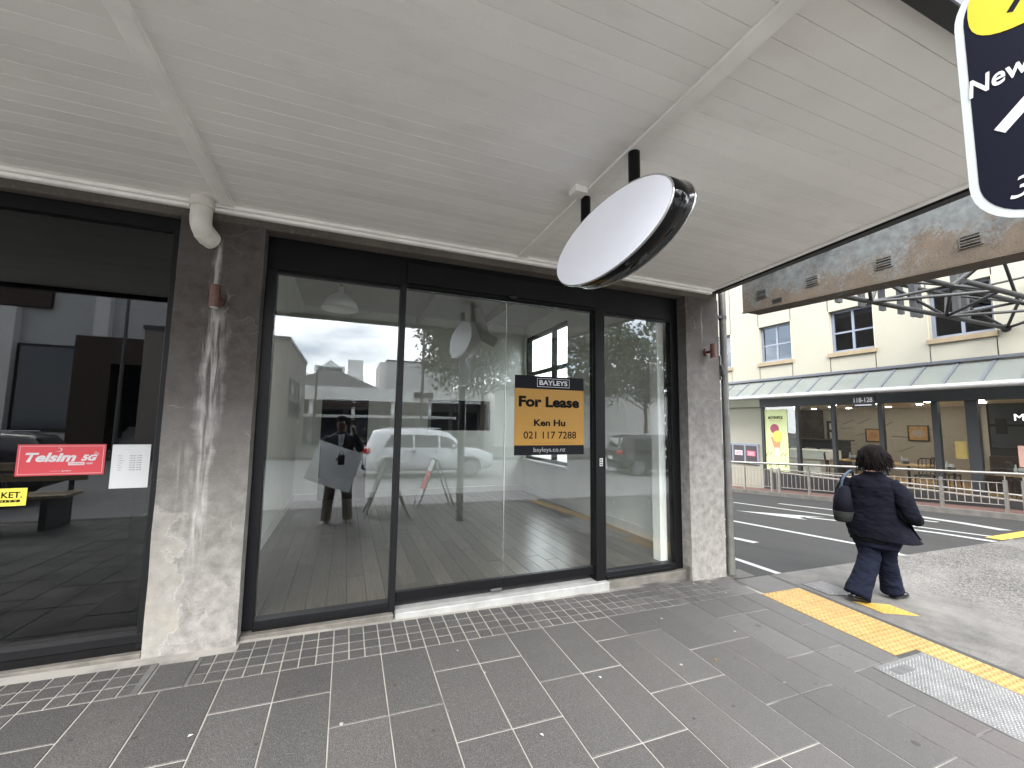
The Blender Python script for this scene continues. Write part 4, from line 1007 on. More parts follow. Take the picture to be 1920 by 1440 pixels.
# ground floor: cream pier to the left, glazing to the right
box('facade_wall', FX, FX + 0.3, 6.88, ye, -3, 2.16, M_cream, cafe)
box('facade_ledge', FX - 0.05, FX + 0.3, 6.88, ye, 2.161, 2.45, M_cream, cafe, 0.006)
box('facade_wall', FX, FX + 0.3, 6.88, ye, 2.451, 3.019, M_cream, cafe)
box('facade_wall', FX + 0.05, FX + 0.3, ys_, 6.879, 2.46, 3.019, M_cream, cafe)
fb = box('shop_fascia', FX - 0.06, FX + 0.2, ys_, 6.879, 2.15, 2.458, M_fascia, cafe)
ypl = [6.879, 4.6, 2.2, -0.2, -2.2, ys_]
box('plinth', FX - 0.01, FX + 0.2, ys_, 6.879, -1.0, 0.02, M_plinth, cafe)
muls = [(6.83, 0.09), (5.65, 0.09), (4.60, 0.09), (3.42, 0.10), (2.30, 0.12), (1.66, 0.20), (0.55, 0.10), (-0.6, 0.1), (-1.7, 0.1), (-2.9, 0.1), (-4.1, 0.1)]
for y_, w_ in muls: box('mullion', FX - 0.02, FX + 0.10, y_ - w_ / 2, y_ + w_ / 2, 0.021, 2.149, M_fascia, cafe)
for (a, wa), (b, wb) in zip(muls[:-1], muls[1:]): box('shop_pane', FX + 0.03, FX + 0.038, b + wb / 2, a - wa / 2, 0.03, 2.148, M_clear, cafe)
box('cafe_ceiling', FX + 0.2, 20, ys_, 12, 2.201, 2.24, M_white, cafe); box('bulkhead', FX + 0.11, FX + 0.2, ys_, 6.87, 2.152, 2.45, M_fascia, cafe); box('cafe_floor', FX + 0.2, 20, ys_, 12, -0.22, -0.16, M_wood, cafe)
box('cafe_backwall', 18.0, 18.1, 2.6, 12, -0.16, 2.2, M_cafewall, cafe); box('cafe_backwall', 16.6, 16.7, ys_, 2.6, -0.16, 2.42, M_dark, cafe); box('cafe_backwall', 16.6, 18.0, 2.6, 2.7, -0.16, 2.42, M_cafewall, cafe)
box('cafe_sidewall', FX + 0.2, 18, 11.9, 12, -0.16, 2.42, M_dark, cafe)
box('facade_wall', FX + 0.3, 20, ys_, ys_ + 0.2, -3, 9.5, M_cream, cafe)
box('shelf_recess', 17.9, 17.98, 7.75, 11.8, 0.1, 2.19, simple('brown_recess', (0.050, 0.042, 0.036), 0.7, var=0.5, vscale=3), cafe)
dd = MB(); random.seed(3)
for k in range(18):
    y_ = random.uniform(4.2, 8.2); z_ = random.uniform(0.6, 1.75)
    if k < 7: y_, z_ = 4.4 + k * 0.55, 1.25 + (0.2 if k % 2 else -0.05)
    dd.tube([(17.992, y_, z_), (17.992, y_ - random.uniform(.2, .5), z_ + random.uniform(-.22, .22))], 0.007, 4)
obj('wall_drawing', dd, M_plinth, cafe)
# menu case
mc = thing('menu_case', 'row of framed red and dark menus on the cream wall by the cafe poster', 'notice board', (FX - 0.03, 7.6, 0.2))
box('case_frame', FX - 0.06, FX - 0.001, 7.0, 9.1, 0.17, 0.88, M_blueframe, mc, 0.008)
for i in range(4):
    y1 = 7.06 + i * 0.5
    p_ = box('menu_panel', FX - 0.068, FX - 0.061, y1, y1 + 0.42, 0.24, 0.81, M_menudark, mc)
    box('menu_sheet', FX - 0.0705, FX - 0.0685, y1 + 0.05, y1 + 0.37, 0.46, 0.63, M_pink if i % 2 == 0 else M_paper, p_)
    text('lettering', ('MENU', 'MENU', 'MENU', 'MENU')[i], M_letw if i % 2 == 0 else M_pink, p_, (FX - 0.0708, y1 + 0.21, 0.56), (0, -1, 0), UZ, 0.05, 0.22) if False else None
    for k in range(3): box('print_line', FX - 0.0715, FX - 0.0707, y1 + 0.09, y1 + 0.33, 0.485 + k * 0.045, 0.505 + k * 0.045, M_paper if i % 2 == 0 else M_pink, p_)
# ice cream poster
ip = thing('icecream_poster', 'tall pale green ice cream poster on the first cafe window', 'poster', (FX + 0.06, 6.4, 0.05))
box('poster_sheet', FX + 0.020, FX + 0.025, 5.99, 6.77, 0.04, 2.06, M_poster, ip)
PX = FX + 0.0185
RYn = (0, -1, 0)
text('lettering', 'M\u00d6VENPICK', M_letb, ip, (PX, 6.38, 1.80), RYn, UZ, 0.125, 0.52, 0.04)
text('lettering', 'SWITZERLAND', M_cone, ip, (PX, 6.38, 1.68), RYn, UZ, 0.045, 0.40)
def disc(name, y_, z_, ry, rz_, mat, dx, parent):
    return obj(name, MB().prism([(PX - dx, y_ + ry * math.cos(2 * PI * i / 24), z_ + rz_ * math.sin(2 * PI * i / 24)) for i in range(24)], (0.0015, 0, 0)), mat, parent)
obj('printed_cone', MB().prism([(PX - 0.001, 6.58, 1.15), (PX - 0.001, 6.20, 1.15), (PX - 0.001, 6.34, 0.52), (PX - 0.001, 6.40, 0.52)], (0.0012, 0, 0)), M_cone, ip)
disc('printed_scoop', 6.43, 1.42, 0.15, 0.16, M_berry, 0.003, ip); disc('printed_scoop', 6.34, 1.17, 0.155, 0.19, M_mango, 0.006, ip)
box('printed_wrap', PX - 0.006, PX - 0.0035, 6.30, 6.44, 0.52, 0.80, M_paper, ip)
zg = MB()
for y_ in (6.68, 6.18): zg.tube([(PX, y_ + 0.08, 0.50), (PX, y_, 0.66), (PX, y_ - 0.06, 0.54), (PX, y_ - 0.12, 0.64)], 0.008, 4)
for y_, z_ in ((6.65, 0.15), (6.38, 0.2), (6.1, 0.16)): zg.tube([(PX, y_ + .04, z_), (PX, y_, z_ + .1), (PX, y_ - .05, z_ + .02)], 0.010, 4)
obj('printed_zigzag', zg, M_letb, ip)
# awning
aw = thing('glass_awning', 'sloping glass awning on pale rafters with a round white gutter', 'awning', (12.9, 2, 2.6))
Za, Zg, Xg = 3.02, 2.46, 12.50
for k in range(-6, 28):
    y_ = 1.20 + 0.605 * k
    if y_ < -4 or y_ > 16: continue
    obj('rafter', MB().hexa([(FX, y_ - 0.03, Za - 0.05), (FX, y_ + 0.03, Za - 0.05), (Xg, y_ + 0.03, Zg - 0.05), (Xg, y_ - 0.03, Zg - 0.05), (FX, y_ - 0.03, Za + 0.03), (FX, y_ + 0.03, Za + 0.03), (Xg, y_ + 0.03, Zg + 0.03), (Xg, y_ - 0.03, Zg + 0.03)]), M_paleframe, aw)
    obj('awning_pane', MB().hexa([(FX, y_ + 0.031, Za), (FX, y_ + 0.574, Za), (Xg, y_ + 0.574, Zg), (Xg, y_ + 0.031, Zg), (FX, y_ + 0.031, Za + 0.008), (FX, y_ + 0.574, Za + 0.008), (Xg, y_ + 0.574, Zg + 0.008), (Xg, y_ + 0.031, Zg + 0.008)]), M_awnglass, aw)
box('head_flashing', FX - 0.07, FX - 0.001, -4, 16.4, Za + 0.031, Za + 0.10, M_paleframe, aw)
obj('gutter', MB().tube([(Xg - 0.06, -4, 2.43), (Xg - 0.06, 16.4, 2.43)], 0.068, 14), M_gutter, aw)
ns = thing('number_sign', 'small black sign reading 118-128 hanging under the glass awning', 'hanging sign', (12.55, 3.38, 2.3))
box('sign_box', 12.53, 12.60, 3.14, 3.64, 2.02, 2.33, M_black, ns, 0.004)
text('lettering', '118-128', M_letw, ns, (12.5285, 3.39, 2.215), RYn, UZ, 0.125, 0.42, 0.004)
box('print_line', 12.5275, 12.5295, 3.2, 3.58, 2.07, 2.09, M_letgrey, ns)
for y_ in (3.2, 3.58): obj('hanger', MB().tube([(12.565, y_, 2.33), (12.565, y_, 2.42)], 0.012, 6), M_black, ns)
ml = thing('window_lettering', 'lit white letters inside the dark cafe window near the right edge', 'sign', (FX + 0.08, 0.9, 1.7))
text('lettering', 'M\u00d6', M_litletter, ml, (FX + 0.06, 1.03, 1.77), RYn, UZ, 0.17, 0.33, 0.0, align='LEFT')
box('letter_rail', FX + 0.065, FX + 0.08, 0.62, 1.05, 1.66, 1.68, M_black, ml)
# cafe furniture
def picture(y_, z_, w_, h_, lab, mat):
    t = thing('framed_picture', lab, 'picture', (17.9, y_, z_))
    fr_ = MB()
    x0, x1 = 17.95, 17.985
    for a in ((y_ - w_, y_ + w_, z_ + h_ - .03, z_ + h_), (y_ - w_, y_ + w_, z_ - h_, z_ - h_ + .03), (y_ - w_, y_ - w_ + .03, z_ - h_ + .03, z_ + h_ - .03), (y_ + w_ - .03, y_ + w_, z_ - h_ + .03, z_ + h_ - .03)): fr_.box(x0, x1, *a)
    obj('frame', fr_, M_plinth, t)
    box('print', 17.965, 17.98, y_ - w_ + .03, y_ + w_ - .03, z_ - h_ + .03, z_ + h_ - .03, M_wood, t)
    obj('motif', MB().prism([(17.962, y_ + 0.6 * w_ * math.cos(2 * PI * i / 20), z_ + 0.5 * h_ * math.sin(2 * PI * i / 20)) for i in range(20)], (0.002, 0, 0)), mat, t)
picture(4.75, 1.33, 0.28, 0.26, 'framed tan picture with an oval motif on the cafe wall, right of two', M_cafewall)
picture(6.05, 1.22, 0.24, 0.24, 'framed picture on the cafe wall behind the third window, left of two', M_cone)
mb_ = thing('menu_board', 'narrow dark notice with two pale sheets on the cafe back wall', 'notice board', (17.9, 7.4, 1.3))
box('board_panel', 17.95, 17.98, 7.3, 7.62, 0.95, 1.75, M_plinth, mb_); box('sheet', 17.94, 17.949, 7.35, 7.52, 1.4, 1.65, M_paper, mb_); box('sheet', 17.94, 17.949, 7.35, 7.52, 1.05, 1.3, M_paper, mb_)
ctr = thing('cafe_counter', 'white box-topped counter inside the cafe beside the ice cream poster', 'counter', (14.2, 6, -0.16))
box('counter_base', 14.25, 15.0, 5.62, 6.75, -0.16, 0.45, M_white, ctr); box('counter_top', 14.15, 15.05, 5.45, 6.85, 0.451, 0.74, M_white, ctr, 0.01)
dsp = thing('display_cabinet', 'long dark glass display cabinet at the back of the cafe', 'cabinet', (16.6, 7.5, -0.16))
box('cabinet_base', 16.2, 16.9, 6.2, 10.5, -0.16, 0.55, M_fascia, dsp); box('cabinet_glass', 16.2, 16.9, 6.2, 10.5, 0.551, 1.0, M_win, dsp); box('cabinet_top', 16.15, 16.95, 6.1, 10.6, 1.001, 1.05, M_plinth, dsp)
for i in range(7): box('tray', 16.17, 16.195, 6.4 + i * 0.55, 6.8 + i * 0.55, 0.6, 0.72, M_paper, dsp)
bn = thing('banquette', 'dark red padded bench against the dark cafe wall', 'bench seat', (16.2, 1.8, -0.16))
box('seat', 15.9, 16.55, 0.2, 2.55, -0.16, 0.30, M_rustred, bn, 0.03); box('backrest', 16.35, 16.58, 0.2, 2.55, 0.301, 0.78, M_rustred, bn, 0.03)
def table(x_, y_, lx, ly, lab, h=0.50):
    t = thing('cafe_table', lab, 'table', (x_, y_, -0.16), 'tables inside the cafe')
    box('tabletop', x_ - lx / 2, x_ + lx / 2, y_ - ly / 2, y_ + ly / 2, h, h + 0.04, M_wood, t, 0.005)
    obj('leg', MB().tube([(x_, y_, -0.12), (x_, y_, h)], 0.03, 10), M_plinth, t)
    obj('foot', MB().tube([(x_, y_, -0.16), (x_, y_, -0.12)], 0.22, 16), M_plinth, t)
    c = thing('condiment_caddy', 'small metal napkin caddy on the ' + lab, 'caddy', (x_ - 0.1, y_, h + 0.04), 'caddies on the cafe tables')
    box('caddy_box', x_ - 0.16, x_ - 0.06, y_ - 0.05, y_ + 0.05, h + 0.041, h + 0.12, M_steel, c); obj('bottle', MB().loft([[(x_ - 0.11 + r_ * math.cos(2 * PI * k / 10), y_ + 0.09 + r_ * math.sin(2 * PI * k / 10), h + 0.041 + z) for k in range(10)] for r_, z in ((0.03, 0), (0.032, 0.12), (0.014, 0.17), (0.012, 0.22))]), M_paper, c)
    box('napkins', x_ - 0.15, x_ - 0.07, y_ - 0.04, y_ + 0.04, h + 0.12, h + 0.19, M_paper, c)
table(14.25, 2.42, 0.75, 0.75, 'cafe table nearest the red bench', 0.42)
table(14.25, 1.25, 0.75, 0.70, 'cafe table right of the thick mullion', 0.44)
table(14.7, 3.55, 0.7, 1.1, 'cafe table below the tan picture', 0.46)
table(14.7, 4.85, 0.7, 0.8, 'cafe table just right of the white counter', 0.46)
def chair(x_, y_, rz_, lab):
    t = thing('cafe_chair', lab, 'chair', (0, 0, 0), 'dark chairs inside the cafe')
    obj('seat', MB().box(-0.2, 0.2, -0.2, 0.2, 0.40, 0.43), M_plinth, t, 0.01)
    for sx in (-0.17, 0.17):
        for sy in (-0.17, 0.17): obj('leg', MB().tube([(sx * 1.1, sy * 1.1, 0), (sx, sy, 0.40)], 0.014, 8), M_plinth, t)
    obj('back_frame', MB().tube([(-0.19, 0.19, 0.43), (-0.20, 0.22, 0.78), (-0.14, 0.23, 0.85), (0.14, 0.23, 0.85), (0.20, 0.22, 0.78), (0.19, 0.19, 0.43)], 0.015, 8), M_plinth, t)
    for k in range(4): obj('spindle', MB().tube([(-0.12 + k * 0.08, 0.195, 0.43), (-0.12 + k * 0.08, 0.228, 0.84)], 0.009, 6), M_plinth, t)
    return t
c0 = chair(0, 0, 0, 'dark spindle-back chair beside the white counter'); c0.location = (14.35, 5.25, -0.16); c0.rotation_euler.z = R(20)
dup(c0, (14.3, 4.35, -0.16), 'dark spindle-back chair just left of the walking woman\'s head', R(170))
dup(c0, (15.3, 3.0, -0.16), 'dark spindle-back chair below and right of the tan picture', R(60))
dup(c0, (15.3, 1.6, -0.16), 'dark spindle-back chair behind the thick charcoal mullion', R(30))
dup(c0, (14.3, 3.0, -0.16), 'dark spindle-back chair between the two tables nearest the glass', R(-80))
yp = tag(box('yellow_poster', FX + 0.022, FX + 0.027, 1.79, 2.0, 0.80, 1.2, M_mustard), 'small yellow poster beside the thick charcoal mullion', 'poster')
op = tag(box('pink_poster', FX + 0.05, FX + 0.055, 0.55, 1.02, 0.70, 1.15, simple('pink_paper', (0.6, 0.33, 0.28), 0.6)), 'pinkish poster on the cafe glass at the right edge below the lit letters', 'poster')
k_ = 0
for (x_, ys2) in ((14.4, (6.4, 5.2, 4.0, 2.9, 1.9, 0.9)), (15.6, (7.2, 6.0, 4.8, 3.6, 2.3, 1.2)), (16.9, (8.6, 7.4, 6.2, 5.0, 3.8))):
    for y_ in ys2:
        t = tag(obj('downlight', MB().tube([(x_, y_, 2.188), (x_, y_, 2.2005)], 0.065, 14), M_lamp), ('first', 'second', 'third', 'fourth', 'fifth', 'sixth')[ys2.index(y_)] + ' downlight from the poster end, ' + {14.4: 'front', 15.6: 'middle', 16.9: 'back'}[x_] + ' row of the cafe ceiling', 'downlight', 'downlights in the cafe ceiling'); k_ += 1

# railing along the far pavement
ry_ = [17.0, 15.0, 13.0, 11.0, 9.0, 6.93, 5.97, 5.72, 4.83, 3.4, 1.94, 0.95, 0.70, -0.3]
rail = thing('metal_railing', 'brushed metal pedestrian railing with thin bars along the red-paved kerb', 'railing', (12.45, 3, -0.5))
XR = 12.46
def ztop(y): return 0.60 - 0.052 * (y - 0.9) - (0.0012 * max(0, y - 6) ** 2)
def rb_(y): return rz(XR, y) + 0.12
for y_ in ry_: obj('post', MB().box(XR - 0.03, XR + 0.03, y_ - 0.025, y_ + 0.025, rb_(y_), ztop(y_) - 0.13), M_rail, rail)
obj('handrail', MB().tube([(XR, y_, ztop(y_)) for y_ in (17, 14, 11, 9, 7, 5, 3, 0.95, 0.2)] + [(XR, -0.35, ztop(0.2) - 0.03)], 0.032, 12), M_rail, rail)
for a, b in zip(ry_[:-1], ry_[1:]):
    if a - b < 0.4: continue
    for zo in (-0.19, None):
        za_, zb2 = (ztop(a) + zo, ztop(b) + zo) if zo else (rb_(a) + 0.14, rb_(b) + 0.14)
        obj('rail_bar', MB().tube([(XR, a, za_), (XR, b, zb2)], 0.011, 6), M_baluster, rail)
    m = int(round((a - b) / 0.125))
    for i in range(1, m):
        y_ = a + (b - a) * i / m
        obj('baluster', MB().tube([(XR, y_, rb_(y_) + 0.14), (XR, y_, ztop(y_) - 0.19)], 0.0085, 6), M_baluster, rail)
    for y_ in (a, b):
        obj('rail_bracket', MB().tube([(XR, y_, ztop(y_) - 0.13), (XR, y_, ztop(y_) - 0.02)], 0.010, 6), M_rail, rail)
rmp = thing('ramp_handrail', 'grey sloping ramp rail between the street railing and the dark cafe plinth', 'railing', (13.0, 3, -0.3))
obj('handrail', MB().tube([(13.0, 6.4, 0.12), (13.0, -1.5, -0.06 + 0.2)], 0.025, 10), M_rail, rmp); obj('rail_bar', MB().tube([(13.0, 6.4, 0.02), (13.0, -1.5, 0.02)], 0.03, 8), M_baluster, rmp)
for y_ in (6.2, 4.2, 2.2, 0.2, -1.4): obj('post', MB().tube([(13.0, y_, rz(13, y_) + 0.12), (13.0, y_, 0.12)], 0.02, 8), M_baluster, rmp)
# ------------------------------------------------------------------ people
class Frame:
    def __init__(s, x, y, z, deg):
        a = R(deg); s.o = Vector((x, y, z)); s.f = Vector((math.cos(a), math.sin(a), 0)); s.r = Vector((math.sin(a), -math.cos(a), 0)); s.u = Vector((0, 0, 1))
    def __call__(s, p): return s.o + s.r * p[0] + s.f * p[1] + s.u * p[2]
def skin_body(name, F, chains, mat, parent):
    vs, es, rs = [], [], []
    idx = {}
    for ch in chains:
        prev = None
        for key, p, r_ in ch:
            if key not in idx:
                idx[key] = len(vs); vs.append(F(p)); rs.append(r_)
            if prev is not None: es.append((prev, idx[key]))
            prev = idx[key]
    me = bpy.data.meshes.new(name); me.from_pydata(vs, es, [])
    o = bpy.data.objects.new(name, me); COL.objects.link(o)
    sk = o.modifiers.new('skin', 'SKIN'); sk.use_smooth_shade = True; sk.branch_smoothing = 0.5
    lay = me.skin_vertices[0].data if len(me.skin_vertices) else None
    if lay:
        for i, r_ in enumerate(rs): lay[i].radius = r_ if isinstance(r_, tuple) else (r_, r_); lay[i].use_root = False
        lay[0].use_root = True
    sb = o.modifiers.new('sub', 'SUBSURF'); sb.levels = 2; sb.render_levels = 2
    dg = bpy.context.evaluated_depsgraph_get(); dg.update()
    m2 = bpy.data.meshes.new_from_object(o.evaluated_get(dg)); bpy.data.objects.remove(o)
    m2.materials.clear(); m2.materials.append(mat)
    for p in m2.polygons: p.use_smooth = True
    return link(bpy.data.objects.new(name, m2), parent)
def catmull(pts, k=5):
    P = [Vector(p) for p in pts]; out = []
    for i in range(len(P) - 1):
        a, b, c, d = P[max(i - 1, 0)], P[i], P[i + 1], P[min(i + 2, len(P) - 1)]
        for j in range(k):
            t = j / k; out.append(0.5 * ((2 * b) + (c - a) * t + (2 * a - 5 * b + 4 * c - d) * t * t + (3 * b - a - 3 * c + d) * t ** 3))
    return out + [P[-1]]
def limb(mb, F, pts, radii, k=5, n=16, wr=0.0, seed=0, cap=True):
    """tapered cloth tube through points with crosswise folds"""
    C = catmull(pts, k); Rr = catmull([(r_, 0, 0) for r_ in radii], k)
    C = [F(c) for c in C]; m = len(C); rings = []; ref = None
    for i, p in enumerate(C):
        t = (C[min(i + 1, m - 1)] - C[max(i - 1, 0)]).normalized()
        if ref is None: ref = F.f if abs(t.dot(F.f)) < 0.8 else F.r
        a = t.cross(ref).normalized(); b = a.cross(t).normalized(); ref = b
        ring = []
        for q_ in range(n):
            th = 2 * PI * q_ / n; d = a * math.cos(th) + b * math.sin(th)
            w = 1 + wr * mnoise.noise(p * 9 + d * 1.6 + Vector((seed, 0, 0))) + wr * 0.6 * mnoise.noise(p * 22 + d * 2 + Vector((0, seed, 0)))
            ring.append(p + d * (Rr[i].x * w))
        rings.append(ring)
    mb.loft(rings, cap)
def torso(mb, F, rings, n=28, k=4, wr=0.0, seed=0, cap=True):
    """rings: (u, s_centre, f_centre, half width, half depth)"""
    A = catmull([(r_[0], r_[1], r_[2]) for r_ in rings], k); B = catmull([(r_[3], r_[4], 0) for r_ in rings], k); out = []
    for a, b in zip(A, B):
        ring = []
        for q_ in range(n):
            th = 2 * PI * q_ / n; c, s_ = math.cos(th), math.sin(th)
            w = 1 + wr * mnoise.noise(Vector((c * 1.5 + seed, s_ * 1.5, a.x * 7))) + wr * .5 * mnoise.noise(Vector((c * 4 + seed, s_ * 4, a.x * 16)))
            ring.append(F((a.y + b.x * w * math.copysign(abs(c) ** 0.85, c), a.z + b.y * w * math.copysign(abs(s_) ** 0.85, s_), a.x)))
        out.append(ring)
    mb.loft(out, cap)
def fingers(mb, F, palm, direction, side, size=0.03, curl=0.5):
    d = Vector(direction).normalized(); s_ = Vector(side).normalized(); dn = d.cross(s_)
    for i in range(4):
        L = size * (1.9, 2.2, 2.05, 1.6)[i]; b = Vector(palm) + s_ * ((i - 1.5) * size * 0.55) + d * size * 0.8
        pts = [b, b + d * L * 0.45 - dn * L * 0.1 * curl, b + d * L * (0.8 - 0.3 * curl) - dn * L * 0.55 * curl]
        mb.tube([F(p) for p in pts], [size * 0.27, size * 0.25, size * 0.18], 8)
    b = Vector(palm) - s_ * size * 1.0
    mb.tube([F(p) for p in (b, b - s_ * size * 0.5 + d * size * 0.7, b - s_ * size * 0.4 + d * size * 1.5)], [size * 0.33, size * 0.29, size * 0.2], 8)

def head(F, c, r_, mat_eye):
    """adds a face in front of the head ball: used by both figures; returns (nose+ears mesh, eyes mesh)"""
    a = MB(); c = Vector(c)
    a.tube([F(c + Vector((0, r_ * 0.86, r_ * 0.18))), F(c + Vector((0, r_ * 1.12, -r_ * 0.18))), F(c + Vector((0, r_ * 0.9, -r_ * 0.26)))], [r_ * 0.09, r_ * 0.16, r_ * 0.12], 8)
    for sx in (-1, 1): a.ball(F(c + Vector((sx * r_ * 0.80, -0.05 * r_, -0.05 * r_))), (r_ * 0.16, r_ * 0.16, r_ * 0.28), 8, 6)
    e = MB()
    for sx in (-1, 1): e.ball(F(c + Vector((sx * r_ * 0.34, r_ * 0.80, r_ * 0.10))), r_ * 0.11, 8, 6)
    m = MB(); m.tube([F(c + Vector((x * r_, r_ * (0.90 - abs(x) * .25), -r_ * 0.52))) for x in (-.3, -.1, .1, .3)], r_ * 0.05, 6)
    return a, e, m

# --- woman walking away
WX, WY = 4.66, -0.865
F = Frame(WX, WY, gz(WX, WY), 14)
wo_ = thing('person', 'woman walking away in a dark jacket, wide navy jeans and black shoes', 'person', tuple(F.o))
hc = (0.015, 0.03, 1.318)
FH = Frame(*F((hc[0], hc[1], 0)), 55); FH.o.z = F.o.z
ch = [[('pel', (0, 0, .76), (.13, .10)), ('waist', (0, 0, .90), (.12, .09)), ('chest', (0, .01, 1.04), (.14, .10)), ('neck0', (0, .0, 1.14), .055), ('neck', (0.005, .015, 1.20), .046), ('hd0', (0.012, .03, 1.245), .062), ('hd1', (.015, .035, 1.31), .088), ('hd2', (.015, .02, 1.37), .066)],
      [('chest', 0, 0), ('shr', (.155, 0, 1.09), .05), ('elr', (.255, -.045, .86), .038), ('wrr', (.268, .13, .765), .026), ('har', (.265, .19, .755), .028)],
      [('chest', 0, 0), ('shl', (-.155, 0, 1.09), .05), ('ell', (-.225, -.03, .86), .038), ('wrl', (-.20, .16, .90), .026), ('hal', (-.19, .21, .92), .028)],
      [('pel', 0, 0), ('hir', (.085, .01, .70), .085), ('knr', (.036, .125, .40), .055), ('anr', (.040, .235, .075), .034)],
      [('pel', 0, 0), ('hil', (-.085, -.01, .70), .085), ('knl', (-.048, -.03, .40), .055), ('anl', (-.130, -.220, .10), .034)]]
for c_ in ch[1:]: c_[0] = next(k for k in sum(ch[:1], []) if k[0] == c_[0][0])
bd = skin_body('body', F, ch, M_skin, wo_)
fg = MB(); fingers(fg, F, (.265, .19, .755), (0, 1, -.2), (1, 0, 0.2), 0.026); fingers(fg, F, (-.19, .21, .92), (0, 1, .3), (1, 0, 0), 0.026, 0.9); obj('fingers', fg, M_skin, bd)
a, e, m = head(FH, (0, 0.005, hc[2]), 0.088, None); obj('nose_and_ears', a, M_skin, bd); obj('eyes', e, M_black, bd); obj('mouth', m, simple('lips', (0.35, 0.14, 0.12), 0.5), bd)
hr_ = MB()
def hairfn(d):
    k = 1.0 + 0.10 * mnoise.noise(d * 3.2) + 0.05 * mnoise.noise(d * 8) + 0.03 * mnoise.noise(Vector((d.x * 22, d.y * 22, d.z * 5)))
    return k * (0.72 if (d.dot(FH.f) > 0.45 and d.z < 0.45) else 1.0)
hr_.ball(F((hc[0] - .003, hc[1] - .020, hc[2] - .005)), (.112, .116, .126), 40, 28, hairfn)
random.seed(11)
for i in range(900):
    th = random.uniform(0, 2 * PI); zz = random.uniform(-0.3, 0.85)
    d = Vector((math.cos(th) * math.sqrt(1 - zz * zz), math.sin(th) * math.sqrt(1 - zz * zz), zz))
    if d.dot(FH.f) > 0.62: continue
    p0 = F((hc[0], hc[1] - .018, hc[2])) + Vector((d.x * .106, d.y * .108, d.z * .120))
    L = random.uniform(.05, .125); out = Vector((d.x, d.y, 0)) * random.uniform(.002, .024) + F.r * random.uniform(-.010, .026)
    hr_.tube([p0, p0 + out * .6 + Vector((0, 0, -L * .45)), p0 + out * random.uniform(.5, 1.5) + Vector((0, 0, -L))], [.0035, .0042, .0012], 4, False)
obj('hair', hr_, M_hair, wo_)
jk = MB()
torso(jk, F, [(.578, .050, .015, .266, .158), (.64, .028, .01, .240, .15), (.76, .0, .005, .208, .14), (.88, .0, 0, .190, .13), (.99, 0, 0, .198, .128), (1.07, 0, 0, .192, .115), (1.12, 0, .0, .155, .095), (1.155, .003, .008, .090, .075), (1.185, .005, .015, .062, .062)], wr=0.10, seed=2)
limb(jk, F, [(.13, 0, 1.085), (.198, -.012, 1.01), (.245, -.045, .90), (.268, -.05, .83), (.276, .03, .785), (.268, .12, .765)], [.066, .070, .070, .064, .056, .050], wr=0.14, seed=5)
limb(jk, F, [(-.15, 0, 1.085), (-.205, -.02, .99), (-.235, -.04, .86), (-.225, .02, .83), (-.205, .12, .88)], [.078, .076, .068, .062, .052], wr=0.16, seed=8)
# open front panel blown out to the side
pan = []
for j in range(6):
    t = j / 5; pan.append([F((.20 + .12 * t * k_ + .02 * math.sin(k_ * 5), .10 - .02 * k_, .84 - .225 * t - .01 * k_)) for k_ in (0, .25, .5, .75, 1.0)] + [F((.20 + .12 * t * k_ + .02 * math.sin(k_ * 5), .088 - .02 * k_, .84 - .225 * t - .01 * k_)) for k_ in (1.0, .75, .5, .25, 0)])
jk.loft(pan)
obj('jacket', jk, M_jacket, wo_)
sh = MB(); torso(sh, F, [(.548, -.010, 0, .188, .132), (.60, -.006, 0, .188, .132), (.66, 0, 0, .180, .125)], wr=0.05, seed=4); obj('shirt_hem', sh, M_shirt, wo_)
tr_ = MB()
torso(tr_, F, [(.50, 0, 0, .165, .115), (.58, 0, 0, .188, .132), (.68, 0, 0, .185, .13), (.75, 0, 0, .17, .12)], wr=0.05, seed=9)
limb(tr_, F, [(.078, .01, .66), (.064, .06, .54), (.036, .125, .40), (.034, .185, .22), (.040, .230, .055)], [.106, .100, .080, .080, .090], wr=0.15, seed=1)
limb(tr_, F, [(-.078, -.01, .66), (-.068, -.005, .54), (-.048, -.03, .40), (-.080, -.115, .22), (-.120, -.200, .060)], [.108, .102, .084, .088, .104], wr=0.15, seed=6)
obj('jeans', tr_, M_denim, wo_)
def shoe(nm, F, heel, toe, lift, mat, parent, w=.042):
    mb = MB(); h, t = Vector(heel), Vector(toe); d = (t - h); L = d.length; d.normalize(); s_ = d.cross(Vector((0, 0, 1))).normalized(); up = s_.cross(d)
    rings = []
    for u_, ww, hh in ((0, .62, .050), (.12, .80, .058), (.35, .82, .050), (.6, 1.0, .046), (.85, .86, .034), (1.0, .42, .020)):
        c = h + d * (L * u_); rings.append([F(c + s_ * (w * ww * math.cos(2 * PI * k / 14)) + up * (hh * .5 + hh * .5 * math.sin(2 * PI * k / 14))) for k in range(14)])
    mb.loft(rings); sole = []
    for u_, ww in ((-.02, .66), (.12, .86), (.35, .86), (.6, 1.06), (.85, .92), (1.02, .45)):
        c = h + d * (L * u_); sole.append([F(c + s_ * (w * ww * x) + up * z) for x, z in ((-1, -.002), (1, -.002), (1, .012), (-1, .012))])
    o = obj(nm, mb, mat, parent); obj('sole', MB().loft(sole, True, False), M_black, o); return o
shoe('shoe', F, (-.147, -.260, .045), (-.062, -.088, .002), 0, M_patent, wo_)
shoe('shoe', F, (.040, .210, .004), (.103, .400, .012), 0, M_patent, wo_)
bgp = thing('shoulder_bag', 'slouchy navy bag with a grey base on the walking woman\'s left shoulder', 'bag', tuple(F((-.27, -.08, .8))))
bb = []
